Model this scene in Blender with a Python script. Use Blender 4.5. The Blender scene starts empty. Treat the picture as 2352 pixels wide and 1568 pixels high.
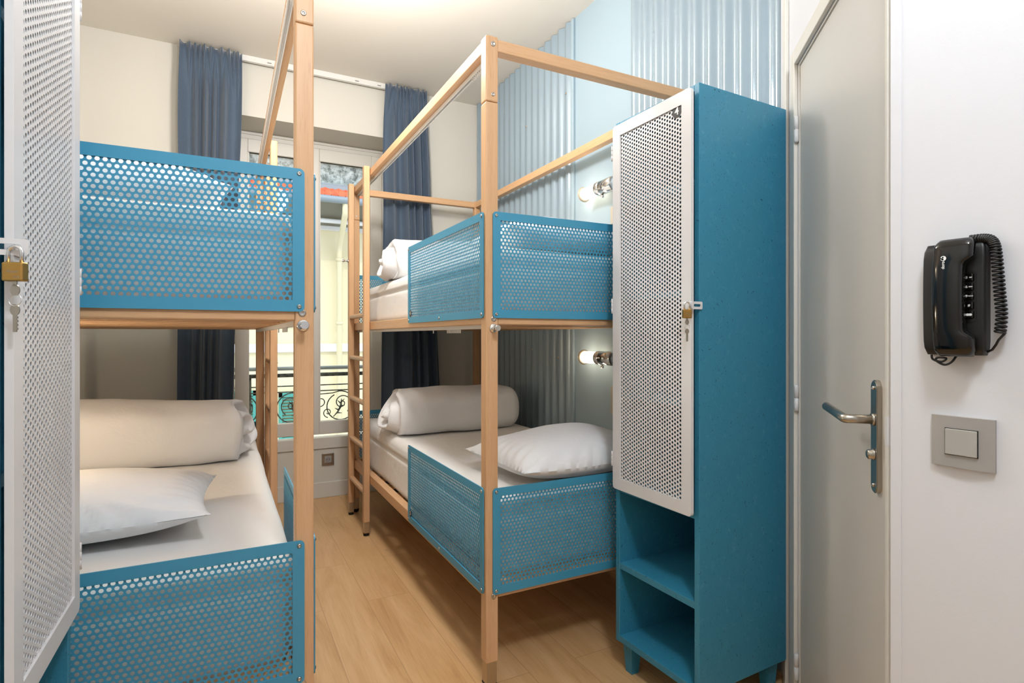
import bpy, bmesh, math, random
from mathutils import Vector, Matrix, noise
R = math.radians
S = bpy.context.scene
C = S.collection
PI = math.pi
random.seed(4)

# ------------------------------------------------------------------ camera
cam_d = bpy.data.cameras.new('camera')
cam = bpy.data.objects.new('camera', cam_d)
C.objects.link(cam)
cam.location = (0, 0, 1.14)
cam.rotation_euler = (R(90), 0, R(-27.2))
cam_d.sensor_width = 36
cam_d.lens = 36 * 1293 / 2352
cam_d.shift_y = -12 / 2352
cam_d.clip_start = 0.02
S.camera = cam

# ------------------------------------------------------------------ world, lights, exposure
S.view_settings.view_transform = 'Standard'
S.view_settings.look = 'None'
S.view_settings.exposure = 1.05
S.view_settings.gamma = 1.0
S.view_settings.use_curve_mapping = False

w = bpy.data.worlds.new('sky')
S.world = w
w.use_nodes = True
nt = w.node_tree
nt.nodes.clear()
wo = nt.nodes.new('ShaderNodeOutputWorld')
bg = nt.nodes.new('ShaderNodeBackground')
sk = nt.nodes.new('ShaderNodeTexSky')
sk.sky_type = 'NISHITA'
sk.sun_disc = False
sk.sun_elevation = R(50)
sk.sun_rotation = R(180)
mixw = nt.nodes.new('ShaderNodeMix')
mixw.data_type = 'RGBA'
mixw.inputs[0].default_value = 0.72
mixw.inputs[7].default_value = (4.6, 4.9, 5.2, 1)
nt.links.new(sk.outputs[0], mixw.inputs[6])
nt.links.new(mixw.outputs[2], bg.inputs[0])
bg.inputs[1].default_value = 0.22
nt.links.new(bg.outputs[0], wo.inputs[0])

def light(name, kind, loc, energy, color, size=0.3, rot=(0, 0, 0), sy=None):
    l = bpy.data.lights.new(name, kind)
    l.energy = energy
    l.color = color
    if kind == 'AREA':
        l.size = size
        if sy:
            l.shape = 'RECTANGLE'; l.size_y = sy
        else:
            l.shape = 'DISK'
    elif kind == 'SUN':
        l.angle = R(1.0)
    else:
        l.shadow_soft_size = size
    o = bpy.data.objects.new(name, l)
    C.objects.link(o)
    o.location = loc
    o.rotation_euler = rot
    return o

light('sun', 'SUN', (0, 0, 10), 0.42, (1.0, 0.95, 0.85), rot=(R(48), 0, R(-12)))
light('ceiling_lamp_entry', 'POINT', (0.42, -0.05, 2.60), 31, (0.85, 0.92, 1.0), 0.13)
light('ceiling_lamp_aisle', 'POINT', (0.46, 2.25, 2.50), 29, (1.0, 0.97, 0.93), 0.13)
# bedside bulbs of the left bunk bed, on the wall outside the frame
light('bulb', 'POINT', (-0.72, 2.0, 1.03), 3.0, (1.0, 0.84, 0.62), 0.04)
light('bulb', 'POINT', (-0.72, 2.0, 1.86), 1.6, (1.0, 0.84, 0.62), 0.04)

# ------------------------------------------------------------------ materials
MAT = {}
def lin(r, g, b):
    f = lambda c: (c / 255 / 12.92) if c / 255 <= 0.04045 else ((c / 255 + 0.055) / 1.055) ** 2.4
    return (f(r), f(g), f(b), 1)

def mat(name, col, rough=0.5, metal=0.0, coat=0.0, spec=0.5, build=None, emit=None, es=0, sheen=0):
    m = bpy.data.materials.new(name)
    m.use_nodes = True
    n = m.node_tree
    p = n.nodes['Principled BSDF']
    p.inputs['Base Color'].default_value = col
    p.inputs['Roughness'].default_value = rough
    p.inputs['Metallic'].default_value = metal
    p.inputs['Coat Weight'].default_value = coat
    p.inputs['Specular IOR Level'].default_value = spec
    if sheen:
        p.inputs['Sheen Weight'].default_value = sheen
    if emit:
        p.inputs['Emission Color'].default_value = emit
        p.inputs['Emission Strength'].default_value = es
    if build:
        build(n, p)
    MAT[name] = m
    return m

def nd(n, t, **kw):
    o = n.nodes.new(t)
    for k, v in kw.items():
        setattr(o, k, v)
    return o

def coords(n, scale, rot=(0, 0, 0), out='Object'):
    tc = nd(n, 'ShaderNodeTexCoord')
    mp = nd(n, 'ShaderNodeMapping')
    mp.inputs['Scale'].default_value = scale
    mp.inputs['Rotation'].default_value = rot
    n.links.new(tc.outputs[out], mp.inputs[0])
    return mp.outputs[0]

def noise_n(n, vec, scale=5, detail=4, rough=0.55, dist=0):
    t = nd(n, 'ShaderNodeTexNoise')
    t.inputs['Scale'].default_value = scale
    t.inputs['Detail'].default_value = detail
    t.inputs['Roughness'].default_value = rough
    t.inputs['Distortion'].default_value = dist
    if vec is not None:
        n.links.new(vec, t.inputs['Vector'])
    return t

def ramp(n, src, stops):
    r = nd(n, 'ShaderNodeValToRGB')
    e = r.color_ramp.elements
    while len(e) < len(stops):
        e.new(0.5)
    for i, (p, c) in enumerate(stops):
        e[i].position = p
        e[i].color = c
    n.links.new(src, r.inputs[0])
    return r.outputs[0]

def bump(n, p, src, strength=0.2, dist=0.002):
    b = nd(n, 'ShaderNodeBump')
    b.inputs['Strength'].default_value = strength
    b.inputs['Distance'].default_value = dist
    n.links.new(src, b.inputs['Height'])
    n.links.new(b.outputs[0], p.inputs['Normal'])

def wood_build(sc, c1, c2, c3):
    def f(n, p):
        v = coords(n, sc)
        a = noise_n(n, v, 1.0, 5, 0.6, 0.4)
        col = ramp(n, a.outputs[0], [(0.25, c1), (0.5, c2), (0.78, c3)])
        # fine pores
        v2 = coords(n, tuple(s * 9 if s > 10 else s * 7 for s in sc))
        q = noise_n(n, v2, 1.0, 2, 0.5)
        fl = ramp(n, q.outputs[0], [(0.34, (0.74, 0.66, 0.6, 1)), (0.46, (1, 1, 1, 1))])
        mx = nd(n, 'ShaderNodeMix', data_type='RGBA', blend_type='MULTIPLY')
        mx.inputs[0].default_value = 0.32
        n.links.new(col, mx.inputs[6])
        n.links.new(fl, mx.inputs[7])
        n.links.new(mx.outputs[2], p.inputs['Base Color'])
    return f
BE = (lin(205, 160, 118), lin(212, 169, 127), lin(218, 177, 137))
mat('beech_x', BE[1], 0.42, spec=0.4, build=wood_build((2.2, 45, 45), *BE))
mat('beech_y', BE[1], 0.42, spec=0.4, build=wood_build((45, 2.2, 45), *BE))
mat('beech_z', BE[1], 0.42, spec=0.4, build=wood_build((45, 45, 2.2), *BE))
mat('blue_steel', lin(66, 148, 182), 0.42, spec=0.5)
mat('white_steel', lin(214, 213, 214), 0.35)
mat('white_plastic', lin(228, 226, 222), 0.4)
mat('grey_plastic', lin(150, 148, 145), 0.5)
mat('chrome', lin(225, 225, 225), 0.12, 1.0)
mat('steel_screw', lin(190, 185, 178), 0.28, 1.0)
mat('brushed_steel', lin(190, 178, 160), 0.32, 1.0)
mat('satin_nickel', lin(178, 172, 162), 0.3, 1.0)
mat('brass', lin(190, 150, 86), 0.30, 1.0)
mat('black_rubber', lin(14, 14, 14), 0.7)
mat('dark_hole', lin(20, 18, 16), 0.8)
mat('black_gloss', lin(9, 8, 8), 0.10, coat=0.1)
mat('black_satin', lin(16, 16, 18), 0.45)
mat('white_print', lin(235, 235, 235), 0.5)
mat('black_print', lin(16, 15, 15), 0.45)
mat('grey_metal_paint', lin(164, 161, 158), 0.38, 0.2)
mat('switch_key', lin(178, 176, 170), 0.3, 0.2)
mat('plate_beige', lin(190, 182, 165), 0.4, 0.2)
mat('mattress_slat', lin(205, 160, 112), 0.5)
mat('underside_cloth', lin(70, 76, 78), 0.9)

def plaster(scale=260, st=0.10):
    def f(n, p):
        v = coords(n, (1, 1, 1))
        a = noise_n(n, v, scale, 3, 0.6)
        bump(n, p, a.outputs[0], st, 0.001)
    return f
mat('wall_cream', lin(214, 210, 200), 0.75, build=plaster())
mat('wall_white', lin(212, 213, 218), 0.7, build=plaster(180, 0.15))
mat('ceiling_paint', lin(226, 220, 210), 0.85, build=plaster(120, 0.05))
mat('sill_white', lin(214, 211, 204), 0.5)
mat('pvc_white', lin(216, 212, 204), 0.32)
mat('door_paint', lin(200, 196, 190), 0.34, spec=0.5, build=plaster(400, 0.03))
mat('frame_paint', lin(214, 210, 202), 0.4)
mat('pale_blue_paint', lin(158, 178, 190), 0.45, build=plaster(200, 0.05))
def corr(n, p):
    p.inputs['Coat Weight'].default_value = 0.35
    p.inputs['Coat Roughness'].default_value = 0.06
mat('corrugated_blue', lin(148, 166, 178), 0.22, 0.15, build=corr)

def sheet_build(n, p):
    v = coords(n, (1, 1, 1))
    a = noise_n(n, v, 7, 4, 0.6, 0.6)
    b = noise_n(n, v, 900, 2, 0.5)
    ad = nd(n, 'ShaderNodeMath', operation='MULTIPLY_ADD')
    n.links.new(b.outputs[0], ad.inputs[0])
    ad.inputs[1].default_value = 0.04
    n.links.new(a.outputs[0], ad.inputs[2])
    bump(n, p, ad.outputs[0], 0.35, 0.012)
mat('white_linen', lin(236, 236, 238), 0.85, sheen=0.2, build=sheet_build)
mat('mattress_cover', lin(234, 231, 228), 0.85, sheen=0.2, build=sheet_build)

def curtain_build(n, p):
    v = coords(n, (1, 1, 1))
    a = noise_n(n, v, 500, 2, 0.5)
    col = ramp(n, a.outputs[0], [(0.3, lin(62, 78, 98)), (0.7, lin(76, 94, 114))])
    n.links.new(col, p.inputs['Base Color'])
mat('blue_curtain', lin(66, 90, 118), 0.7, sheen=0.4, build=curtain_build)

def chip_build(n, p):
    # painted wood chip board: flakes show as fine ridges and short dark cracks
    v = coords(n, (1, 1, 1))
    warp = noise_n(n, v, 9, 3, 0.6)
    vm = nd(n, 'ShaderNodeVectorMath', operation='MULTIPLY_ADD')
    n.links.new(warp.outputs[1], vm.inputs[0])
    vm.inputs[1].default_value = (0.10, 0.10, 0.10)
    n.links.new(v, vm.inputs[2])
    mp = nd(n, 'ShaderNodeMapping')
    mp.inputs['Scale'].default_value = (110, 110, 22)
    mp.inputs['Rotation'].default_value = (R(24), R(18), 0)
    n.links.new(vm.outputs[0], mp.inputs[0])
    a = noise_n(n, mp.outputs[0], 1.0, 2, 0.5)
    band = ramp(n, a.outputs[0], [(0.47, (0, 0, 0, 1)), (0.5, (1, 1, 1, 1)), (0.53, (0, 0, 0, 1))])
    mask = noise_n(n, v, 30, 3, 0.6)
    mk = ramp(n, mask.outputs[0], [(0.52, (0, 0, 0, 1)), (0.66, (1, 1, 1, 1))])
    m1 = nd(n, 'ShaderNodeMath', operation='MULTIPLY')
    n.links.new(band, m1.inputs[0])
    n.links.new(mk, m1.inputs[1])
    # dark cracks
    mp2 = nd(n, 'ShaderNodeMapping')
    mp2.inputs['Scale'].default_value = (260, 260, 70)
    mp2.inputs['Rotation'].default_value = (R(-35), R(30), 0)
    n.links.new(vm.outputs[0], mp2.inputs[0])
    cr = noise_n(n, mp2.outputs[0], 1.0, 2, 0.6)
    ck = ramp(n, cr.outputs[0], [(0.655, (0, 0, 0, 1)), (0.70, (1, 1, 1, 1))])
    base = nd(n, 'ShaderNodeMix', data_type='RGBA')
    base.inputs[6].default_value = lin(52, 130, 160)
    base.inputs[7].default_value = lin(72, 148, 176)
    n.links.new(m1.outputs[0], base.inputs[0])
    b2 = nd(n, 'ShaderNodeMix', data_type='RGBA')
    n.links.new(ck, b2.inputs[0])
    n.links.new(base.outputs[2], b2.inputs[6])
    b2.inputs[7].default_value = lin(14, 66, 92)
    n.links.new(b2.outputs[2], p.inputs['Base Color'])
    bump(n, p, m1.outputs[0], 0.5, 0.001)
mat('blue_chipboard', lin(24, 120, 158), 0.42, build=chip_build)

def floor_build(n, p):
    v = coords(n, (1, 1, 1), (0, 0, R(90)))
    br = nd(n, 'ShaderNodeTexBrick')
    br.offset = 0.37
    br.inputs['Scale'].default_value = 1.0
    br.inputs['Brick Width'].default_value = 1.22
    br.inputs['Row Height'].default_value = 0.185
    br.inputs['Mortar Size'].default_value = 0.0012
    br.inputs['Mortar Smooth'].default_value = 0.3
    br.inputs['Color1'].default_value = (0, 0, 0, 1)
    br.inputs['Color2'].default_value = (1, 1, 1, 1)
    br.inputs['Mortar'].default_value = (0.5, 0.5, 0.5, 1)
    n.links.new(v, br.inputs['Vector'])
    off = nd(n, 'ShaderNodeVectorMath', operation='MULTIPLY_ADD')
    n.links.new(br.outputs['Color'], off.inputs[0])
    off.inputs[1].default_value = (3.1, 7.7, 5.3)
    v2 = coords(n, (5.5, 0.75, 1))
    n.links.new(v2, off.inputs[2])
    a = noise_n(n, off.outputs[0], 1.3, 6, 0.62, 1.4)
    col = ramp(n, a.outputs[0], [(0.22, lin(186, 140, 92)), (0.42, lin(208, 166, 116)), (0.6, lin(218, 178, 130)), (0.8, lin(226, 190, 144))])
    v3 = coords(n, (160, 5, 1))
    g = noise_n(n, v3, 1.0, 3, 0.6)
    gl = ramp(n, g.outputs[0], [(0.3, (0.86, 0.84, 0.8, 1)), (0.55, (1, 1, 1, 1))])
    m1 = nd(n, 'ShaderNodeMix', data_type='RGBA', blend_type='MULTIPLY')
    m1.inputs[0].default_value = 0.7
    n.links.new(col, m1.inputs[6]); n.links.new(gl, m1.inputs[7])
    # knots
    vk = coords(n, (3.1, 1.9, 1))
    vo = nd(n, 'ShaderNodeTexVoronoi')
    vo.inputs['Scale'].default_value = 1.1
    n.links.new(vk, vo.inputs['Vector'])
    kn = ramp(n, vo.outputs['Distance'], [(0.0, lin(150, 104, 62)), (0.045, (1, 1, 1, 1))])
    m2 = nd(n, 'ShaderNodeMix', data_type='RGBA', blend_type='MULTIPLY')
    m2.inputs[0].default_value = 0.5
    n.links.new(m1.outputs[2], m2.inputs[6]); n.links.new(kn, m2.inputs[7])
    m3 = nd(n, 'ShaderNodeMix', data_type='RGBA', blend_type='MIX')
    n.links.new(br.outputs['Fac'], m3.inputs[0])
    n.links.new(m2.outputs[2], m3.inputs[6])
    m3.inputs[7].default_value = lin(176, 136, 92)
    n.links.new(m3.outputs[2], p.inputs['Base Color'])
    bump(n, p, g.outputs[0], 0.06, 0.001)
mat('oak_laminate', lin(214, 174, 126), 0.36, spec=0.4, build=floor_build)

def glass_build(n, p):
    n.nodes.remove(p)
    out = n.nodes['Material Output']
    tr = nd(n, 'ShaderNodeBsdfTransparent')
    tr.inputs[0].default_value = (0.95, 0.97, 0.96, 1)
    gl = nd(n, 'ShaderNodeBsdfGlossy')
    gl.inputs['Roughness'].default_value = 0.02
    fr = nd(n, 'ShaderNodeFresnel')
    fr.inputs[0].default_value = 1.3
    mx = nd(n, 'ShaderNodeMixShader')
    n.links.new(fr.outputs[0], mx.inputs[0])
    n.links.new(tr.outputs[0], mx.inputs[1])
    n.links.new(gl.outputs[0], mx.inputs[2])
    n.links.new(mx.outputs[0], out.inputs[0])
mat('window_glass', (1, 1, 1, 1), build=glass_build)
mat('lamp_glass', lin(255, 250, 240), 0.3, emit=(1.0, 0.80, 0.55, 1), es=2.2)

mat('facade_yellow', lin(226, 215, 182), 0.85, build=plaster(20, 0.1))
mat('facade_band', lin(232, 232, 236), 0.8)
mat('gutter_zinc', lin(140, 152, 162), 0.5, 0.2)
mat('soffit_grey', lin(122, 120, 108), 0.8)
def tile_build(n, p):
    v = coords(n, (1, 1, 1))
    a = noise_n(n, v, 9, 4, 0.6)
    col = ramp(n, a.outputs[0], [(0.3, lin(206, 92, 58)), (0.7, lin(236, 138, 100))])
    n.links.new(col, p.inputs['Base Color'])
mat('roof_tile', lin(222, 110, 76), 0.8, build=tile_build)
def conc_build(n, p):
    v = coords(n, (1, 1, 1))
    a = noise_n(n, v, 11, 8, 0.75)
    col = ramp(n, a.outputs[0], [(0.40, lin(84, 90, 86)), (0.5, lin(150, 156, 152)), (0.62, lin(190, 194, 192))])
    n.links.new(col, p.inputs['Base Color'])
mat('old_concrete', lin(190, 190, 186), 0.9, build=conc_build)
mat('teal_shutter', lin(70, 150, 140), 0.6)
def iron_build(n, p):
    v = coords(n, (1, 1, 1))
    a = noise_n(n, v, 30, 5, 0.7)
    col = ramp(n, a.outputs[0], [(0.4, lin(40, 42, 42)), (0.62, lin(112, 114, 104))])
    n.links.new(col, p.inputs['Base Color'])
mat('old_iron', lin(50, 52, 50), 0.65, 0.2, build=iron_build)
mat('grey_bar', lin(160, 166, 168), 0.4, 0.3)
mat('asphalt', lin(120, 118, 112), 0.9)

# ------------------------------------------------------------------ mesh helpers
class MB:
    def __init__(self):
        self.v = []; self.f = []; self.s = []
    def add(self, vs, fs, M=None, smooth=False):
        o = len(self.v)
        for p in vs:
            p = Vector(p)
            self.v.append(tuple(M @ p) if M is not None else tuple(p))
        for q in fs:
            self.f.append(tuple(i + o for i in q))
            self.s.append(smooth)
        return self
    def box(self, x0, x1, y0, y1, z0, z1, bev=0, M=None, seg=2):
        if x0 > x1: x0, x1 = x1, x0
        if y0 > y1: y0, y1 = y1, y0
        if bev <= 0:
            vs = [(x, y, z) for z in (z0, z1) for y in (y0, y1) for x in (x0, x1)]
            fs = [(0, 2, 3, 1), (4, 5, 7, 6), (0, 1, 5, 4), (2, 6, 7, 3), (0, 4, 6, 2), (1, 3, 7, 5)]
            return self.add(vs, fs, M)
        b = bmesh.new()
        bmesh.ops.create_cube(b, size=1)
        for v in b.verts:
            v.co = Vector(((x0 + x1) / 2 + v.co.x * (x1 - x0), (y0 + y1) / 2 + v.co.y * (y1 - y0), (z0 + z1) / 2 + v.co.z * (z1 - z0)))
        bmesh.ops.bevel(b, geom=b.edges[:], offset=bev, segments=seg, affect='EDGES', profile=0.5)
        b.verts.index_update()
        self.add([v.co.copy() for v in b.verts], [[v.index for v in f.verts] for f in b.faces], M)
        b.free()
        return self
    def tube(self, pts, r, n=8, caps=True, M=None, smooth=True):
        pts = [Vector(p) for p in pts]
        rs = r if isinstance(r, (list, tuple)) else [r] * len(pts)
        vs = []; fs = []
        T0 = (pts[1] - pts[0]).normalized()
        up = Vector((0, 0, 1)) if abs(T0.z) < 0.9 else Vector((1, 0, 0))
        N = T0.cross(up).normalized()
        for i, p in enumerate(pts):
            T = (pts[min(i + 1, len(pts) - 1)] - pts[max(i - 1, 0)]).normalized()
            N = (N - T * N.dot(T)).normalized()
            B = T.cross(N)
            for k in range(n):
                a = 2 * PI * k / n
                vs.append(p + (N * math.cos(a) + B * math.sin(a)) * rs[i])
        for i in range(len(pts) - 1):
            for k in range(n):
                a = i * n + k; b_ = i * n + (k + 1) % n
                fs.append((a, b_, b_ + n, a + n))
        self.add(vs, fs, M, smooth)
        if caps:
            o = len(self.v) - len(vs)
            self.f.append(tuple(o + k for k in range(n))[::-1]); self.s.append(False)
            self.f.append(tuple(o + (len(pts) - 1) * n + k for k in range(n))); self.s.append(False)
        return self
    def cyl(self, p0, p1, r, n=20, M=None):
        return self.tube([p0, p1], r, n, True, M)
    def lathe(self, p0, ax, prof, n=24, M=None):
        # prof: list of (distance along ax, radius)
        ax = Vector(ax).normalized(); p0 = Vector(p0)
        up = Vector((0, 0, 1)) if abs(ax.z) < 0.9 else Vector((1, 0, 0))
        N = ax.cross(up).normalized(); B = ax.cross(N)
        vs = []; fs = []
        for (t, r) in prof:
            for k in range(n):
                a = 2 * PI * k / n
                vs.append(p0 + ax * t + (N * math.cos(a) + B * math.sin(a)) * max(r, 1e-5))
        for i in range(len(prof) - 1):
            for k in range(n):
                a = i * n + k; b_ = i * n + (k + 1) % n
                fs.append((a, b_, b_ + n, a + n))
        self.add(vs, fs, M, True)
        o = len(self.v) - len(vs)
        self.f.append(tuple(o + k for k in range(n))[::-1]); self.s.append(False)
        self.f.append(tuple(o + (len(prof) - 1) * n + k for k in range(n))); self.s.append(False)
        return self
    def prism(self, poly, t0, t1, fn, M=None, smooth=False):
        # poly: 2D outline; fn(a,b,t) -> 3D
        n = len(poly)
        vs = [fn(a, b, t0) for a, b in poly] + [fn(a, b, t1) for a, b in poly]
        fs = [tuple(range(n))[::-1], tuple(range(n, 2 * n))]
        self.add(vs, fs, M, False)
        o = len(self.v) - 2 * n
        for k in range(n):
            self.f.append((o + k, o + (k + 1) % n, o + n + (k + 1) % n, o + n + k)); self.s.append(smooth)
        return self
    def build(self, name, m, parent=None, fix=True):
        me = bpy.data.meshes.new(name)
        me.from_pydata(self.v, [], self.f)
        if fix:
            b = bmesh.new(); b.from_mesh(me)
            bmesh.ops.recalc_face_normals(b, faces=b.faces[:])
            b.to_mesh(me); b.free()
        me.polygons.foreach_set('use_smooth', self.s)
        me.materials.append(MAT[m])
        me.update()
        return link(name, me, parent)

def link(name, me, parent=None):
    o = bpy.data.objects.new(name, me)
    C.objects.link(o)
    if parent is not None:
        o.parent = parent
    return o

def tag(o, label=None, cat=None, group=None, kind=None):
    if label: o['label'] = label
    if cat: o['category'] = cat
    if group: o['group'] = group
    if kind: o['kind'] = kind
    return o

def thing(name, label, cat, loc=(0, 0, 0), rz=0, group=None):
    o = bpy.data.objects.new(name, None)
    C.objects.link(o)
    o.location = loc
    o.rotation_euler = (0, 0, rz)
    o.empty_display_size = 0.1
    return tag(o, label, cat, group)

def struct(o):
    o['kind'] = 'structure'
    return o

def text_mesh(txt, size, extrude=0.0002, bold=0.0, ax='CENTER'):
    cu = bpy.data.curves.new('lettering', 'FONT')
    cu.body = txt
    cu.size = size
    cu.extrude = extrude
    cu.offset = bold
    cu.align_x = ax
    cu.align_y = 'CENTER'
    ob = bpy.data.objects.new('lettering', cu)
    C.objects.link(ob)
    dg = bpy.context.evaluated_depsgraph_get()
    dg.update()
    me = bpy.data.meshes.new_from_object(ob.evaluated_get(dg))
    vs = [v.co.copy() for v in me.vertices]
    fs = [tuple(p.vertices) for p in me.polygons]
    bpy.data.objects.remove(ob)
    bpy.data.curves.remove(cu)
    bpy.data.meshes.remove(me)
    return vs, fs

def frameM(o, X, Y, Z):
    M = Matrix((X, Y, Z)).transposed().to_4x4()
    M.translation = Vector(o)
    return M

def perf_mesh(w, h, pitch, hole, thick, vertical_cols=False):
    """perforated sheet in local XZ plane (x 0..w, z 0..h), thickness along y"""
    A, B = (h, w) if vertical_cols else (w, h)
    r6 = pitch / math.sqrt(3)
    rowp = pitch * math.sqrt(3) / 2
    ncol = int(round(A / pitch)); nrow = int(round(B / rowp))
    sa = A / (ncol * pitch); sb = B / (nrow * rowp)
    hexp = []
    for k in range(6):
        a0 = PI / 6 + k * PI / 3
        p0 = (r6 * math.cos(a0), r6 * math.sin(a0))
        a1 = a0 + PI / 3
        p1 = (r6 * math.cos(a1), r6 * math.sin(a1))
        hexp.append(p0)
        hexp.append(((p0[0] + p1[0]) / 2, (p0[1] + p1[1]) / 2))
    circ = [(hole / 2 * math.cos(PI / 6 + k * PI / 6), hole / 2 * math.sin(PI / 6 + k * PI / 6)) for k in range(12)]
    vs = []; fs = []
    for j in range(nrow):
        off = 0.5 if j % 2 else 0.0
        for i in range(ncol + (0 if j % 2 else 1)):
            ca = (i + off) * pitch; cb = (j + 0.5) * rowp
            o = len(vs)
            for t in (0, thick):
                for (p, q) in hexp + circ:
                    a = min(max((ca + p) * sa, 0), A); b = min(max((cb + q) * sb, 0), B)
                    vs.append((b, t, a) if vertical_cols else (a, t, b))
            for k in range(12):
                k2 = (k + 1) % 12
                fs.append((o + k, o + k2, o + 12 + k2, o + 12 + k))
                fs.append((o + 24 + k, o + 36 + k, o + 36 + k2, o + 24 + k2))
                fs.append((o + 12 + k, o + 12 + k2, o + 36 + k2, o + 36 + k))
    me = bpy.data.meshes.new('perforated_sheet')
    me.from_pydata(vs, [], fs)
    return me

def ring_panel(mb, w, h, fw, rad, t0, t1, M=None, irad=0.002, cs=5):
    """flat frame ring in XZ, rounded outer corners, thickness along y from t0 to t1"""
    def rr(x0, x1, z0, z1, r):
        pts = []
        for (cx, cz, a0) in ((x1 - r, z1 - r, 0), (x0 + r, z1 - r, 90), (x0 + r, z0 + r, 180), (x1 - r, z0 + r, 270)):
            for k in range(cs + 1):
                a = R(a0 + 90 * k / cs)
                pts.append((cx + r * math.cos(a), cz + r * math.sin(a)))
        return pts
    O = rr(0, w, 0, h, rad); I = rr(fw, w - fw, fw, h - fw, irad)
    n = len(O)
    vs = [(a, t0, b) for a, b in O] + [(a, t0, b) for a, b in I] + [(a, t1, b) for a, b in O] + [(a, t1, b) for a, b in I]
    fs = []
    for k in range(n):
        k2 = (k + 1) % n
        fs.append((k, k2, n + k2, n + k))
        fs.append((2 * n + k, 3 * n + k, 3 * n + k2, 2 * n + k2))
        fs.append((k, 2 * n + k, 2 * n + k2, k2))
        fs.append((n + k, n + k2, 3 * n + k2, 3 * n + k))
    mb.add(vs, fs, M)
    return mb

def screw_head(mb, p, ax, r=0.0052):
    mb.lathe(p, ax, [(0, r), (0.0012, r * 0.98), (0.0028, r * 0.8), (0.0036, r * 0.45), (0.0028, r * 0.40), (0.002, r * 0.1)], 14)
    return mb

# ------------------------------------------------------------------ room shell
ZC = 2.87
XR = 1.705        # right wall
YF = 3.88         # far wall face
XL = -0.80
def wall(name, boxes, m):
    mb = MB()
    for b in boxes: mb.box(*b)
    return struct(mb.build(name, m))
f_ = MB().box(-1.0, 3.2, -2.3, 4.34, -0.1, 0.0).build('floor', 'oak_laminate'); struct(f_)
c_ = MB().box(-1.0, 3.2, -2.3, 4.34, ZC, ZC + 0.2).build('ceiling', 'ceiling_paint'); struct(c_)
RX0, RX1, RZ1 = 0.02, 1.10, 2.516
wall('wall_far', [(-1.0, RX0, YF, 4.34, 0, ZC), (RX1, 1.9, YF, 4.34, 0, ZC), (RX0, RX1, YF, 4.34, RZ1, ZC), (RX0, RX1, 4.16, 4.34, 0, 0.345)], 'wall_cream')
wall('wall_left', [(XL - 0.1, XL, -2.3, YF, 0, ZC)], 'wall_cream')
wall('wall_right', [(XR, XR + 0.15, 1.18, YF, 0, ZC)], 'pale_blue_paint')
wall('wall_near', [(-1.0, 3.2, -2.4, -2.3, 0, ZC)], 'wall_white')
# baseboard of the window wall
struct(MB().box(RX0, RX1, 4.147, 4.16, 0, 0.108, 0.003).build('baseboard_far', 'sill_white'))

# corner wall with the door: local frame a along the wall towards the camera, -y out into the room
PD = Vector((1.64, 1.226, 0)); ad = Vector((-0.645, -0.764, 0)).normalized()
RD = math.atan2(ad.y, ad.x)
s0, s1 = 0.146, 0.771         # door leaf
sC = 0.795                    # corner with phone wall
ZD = 1.955
wd = MB()
wd.box(-0.12, s0 - 0.01, 0.0, 0.12, 0, ZC)
wd.box(s0 - 0.01, s1 + 0.004, 0.0, 0.12, ZD + 0.008, ZC)
wc = wd.build('wall_corner', 'wall_white')
wc.location = PD; wc.rotation_euler = (0, 0, RD); struct(wc)
# casing around the door
cs_ = MB()
CW = 0.046
cs_.box(s0 - 0.010 - CW, s0 - 0.010, -0.012, 0.0, 0, ZD + 0.010 + CW, 0.003)
cs_.box(s0 - 0.010, s1, -0.012, 0.0, ZD + 0.010, ZD + 0.010 + CW, 0.003)
cs_.box(s0 - 0.012, s0 - 0.002, 0.001, 0.05, 0, ZD + 0.010)
cs_.box(s0 - 0.010, s1, 0.001, 0.05, ZD + 0.003, ZD + 0.012)
cs_.box(s1 + 0.002, s1 + 0.012, -0.004, 0.05, 0, ZC)
tr = cs_.build('trim_1', 'frame_paint'); tr.location = PD; tr.rotation_euler = (0, 0, RD); struct(tr)
# vertical corner bead between corrugated wall and corner wall
tr2 = MB().box(0.0, 0.03, -0.012, 0.0, 0, ZC, 0.003).build('trim_2', 'frame_paint'); tr2.location = PD; tr2.rotation_euler = (0, 0, RD); struct(tr2)

dr = thing('door_1', 'beige painted flush door with long nickel handle plate, beside the blue locker', 'door', PD, RD)
struct(dr)
lf = MB().box(s0, s1, 0.004, 0.044, 0.006, ZD, 0.0015).build('door_leaf', 'door_paint', dr)
for zc in (1.14 + 476 * 1.70 / 1293, 1.14 - 142 * 1.70 / 1293, 1.14 - 760 * 1.70 / 1293):
    hb = MB()
    hb.lathe((s0 - 0.004, -0.006, zc - 0.040), (0, 0, 1), [(0, 0.004), (0.003, 0.0068), (0.039, 0.0068), (0.0395, 0.0055), (0.0405, 0.0055), (0.041, 0.0068), (0.077, 0.0068), (0.080, 0.004)], 16)
    hb.build('door_hinge', 'white_steel', dr)
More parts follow.
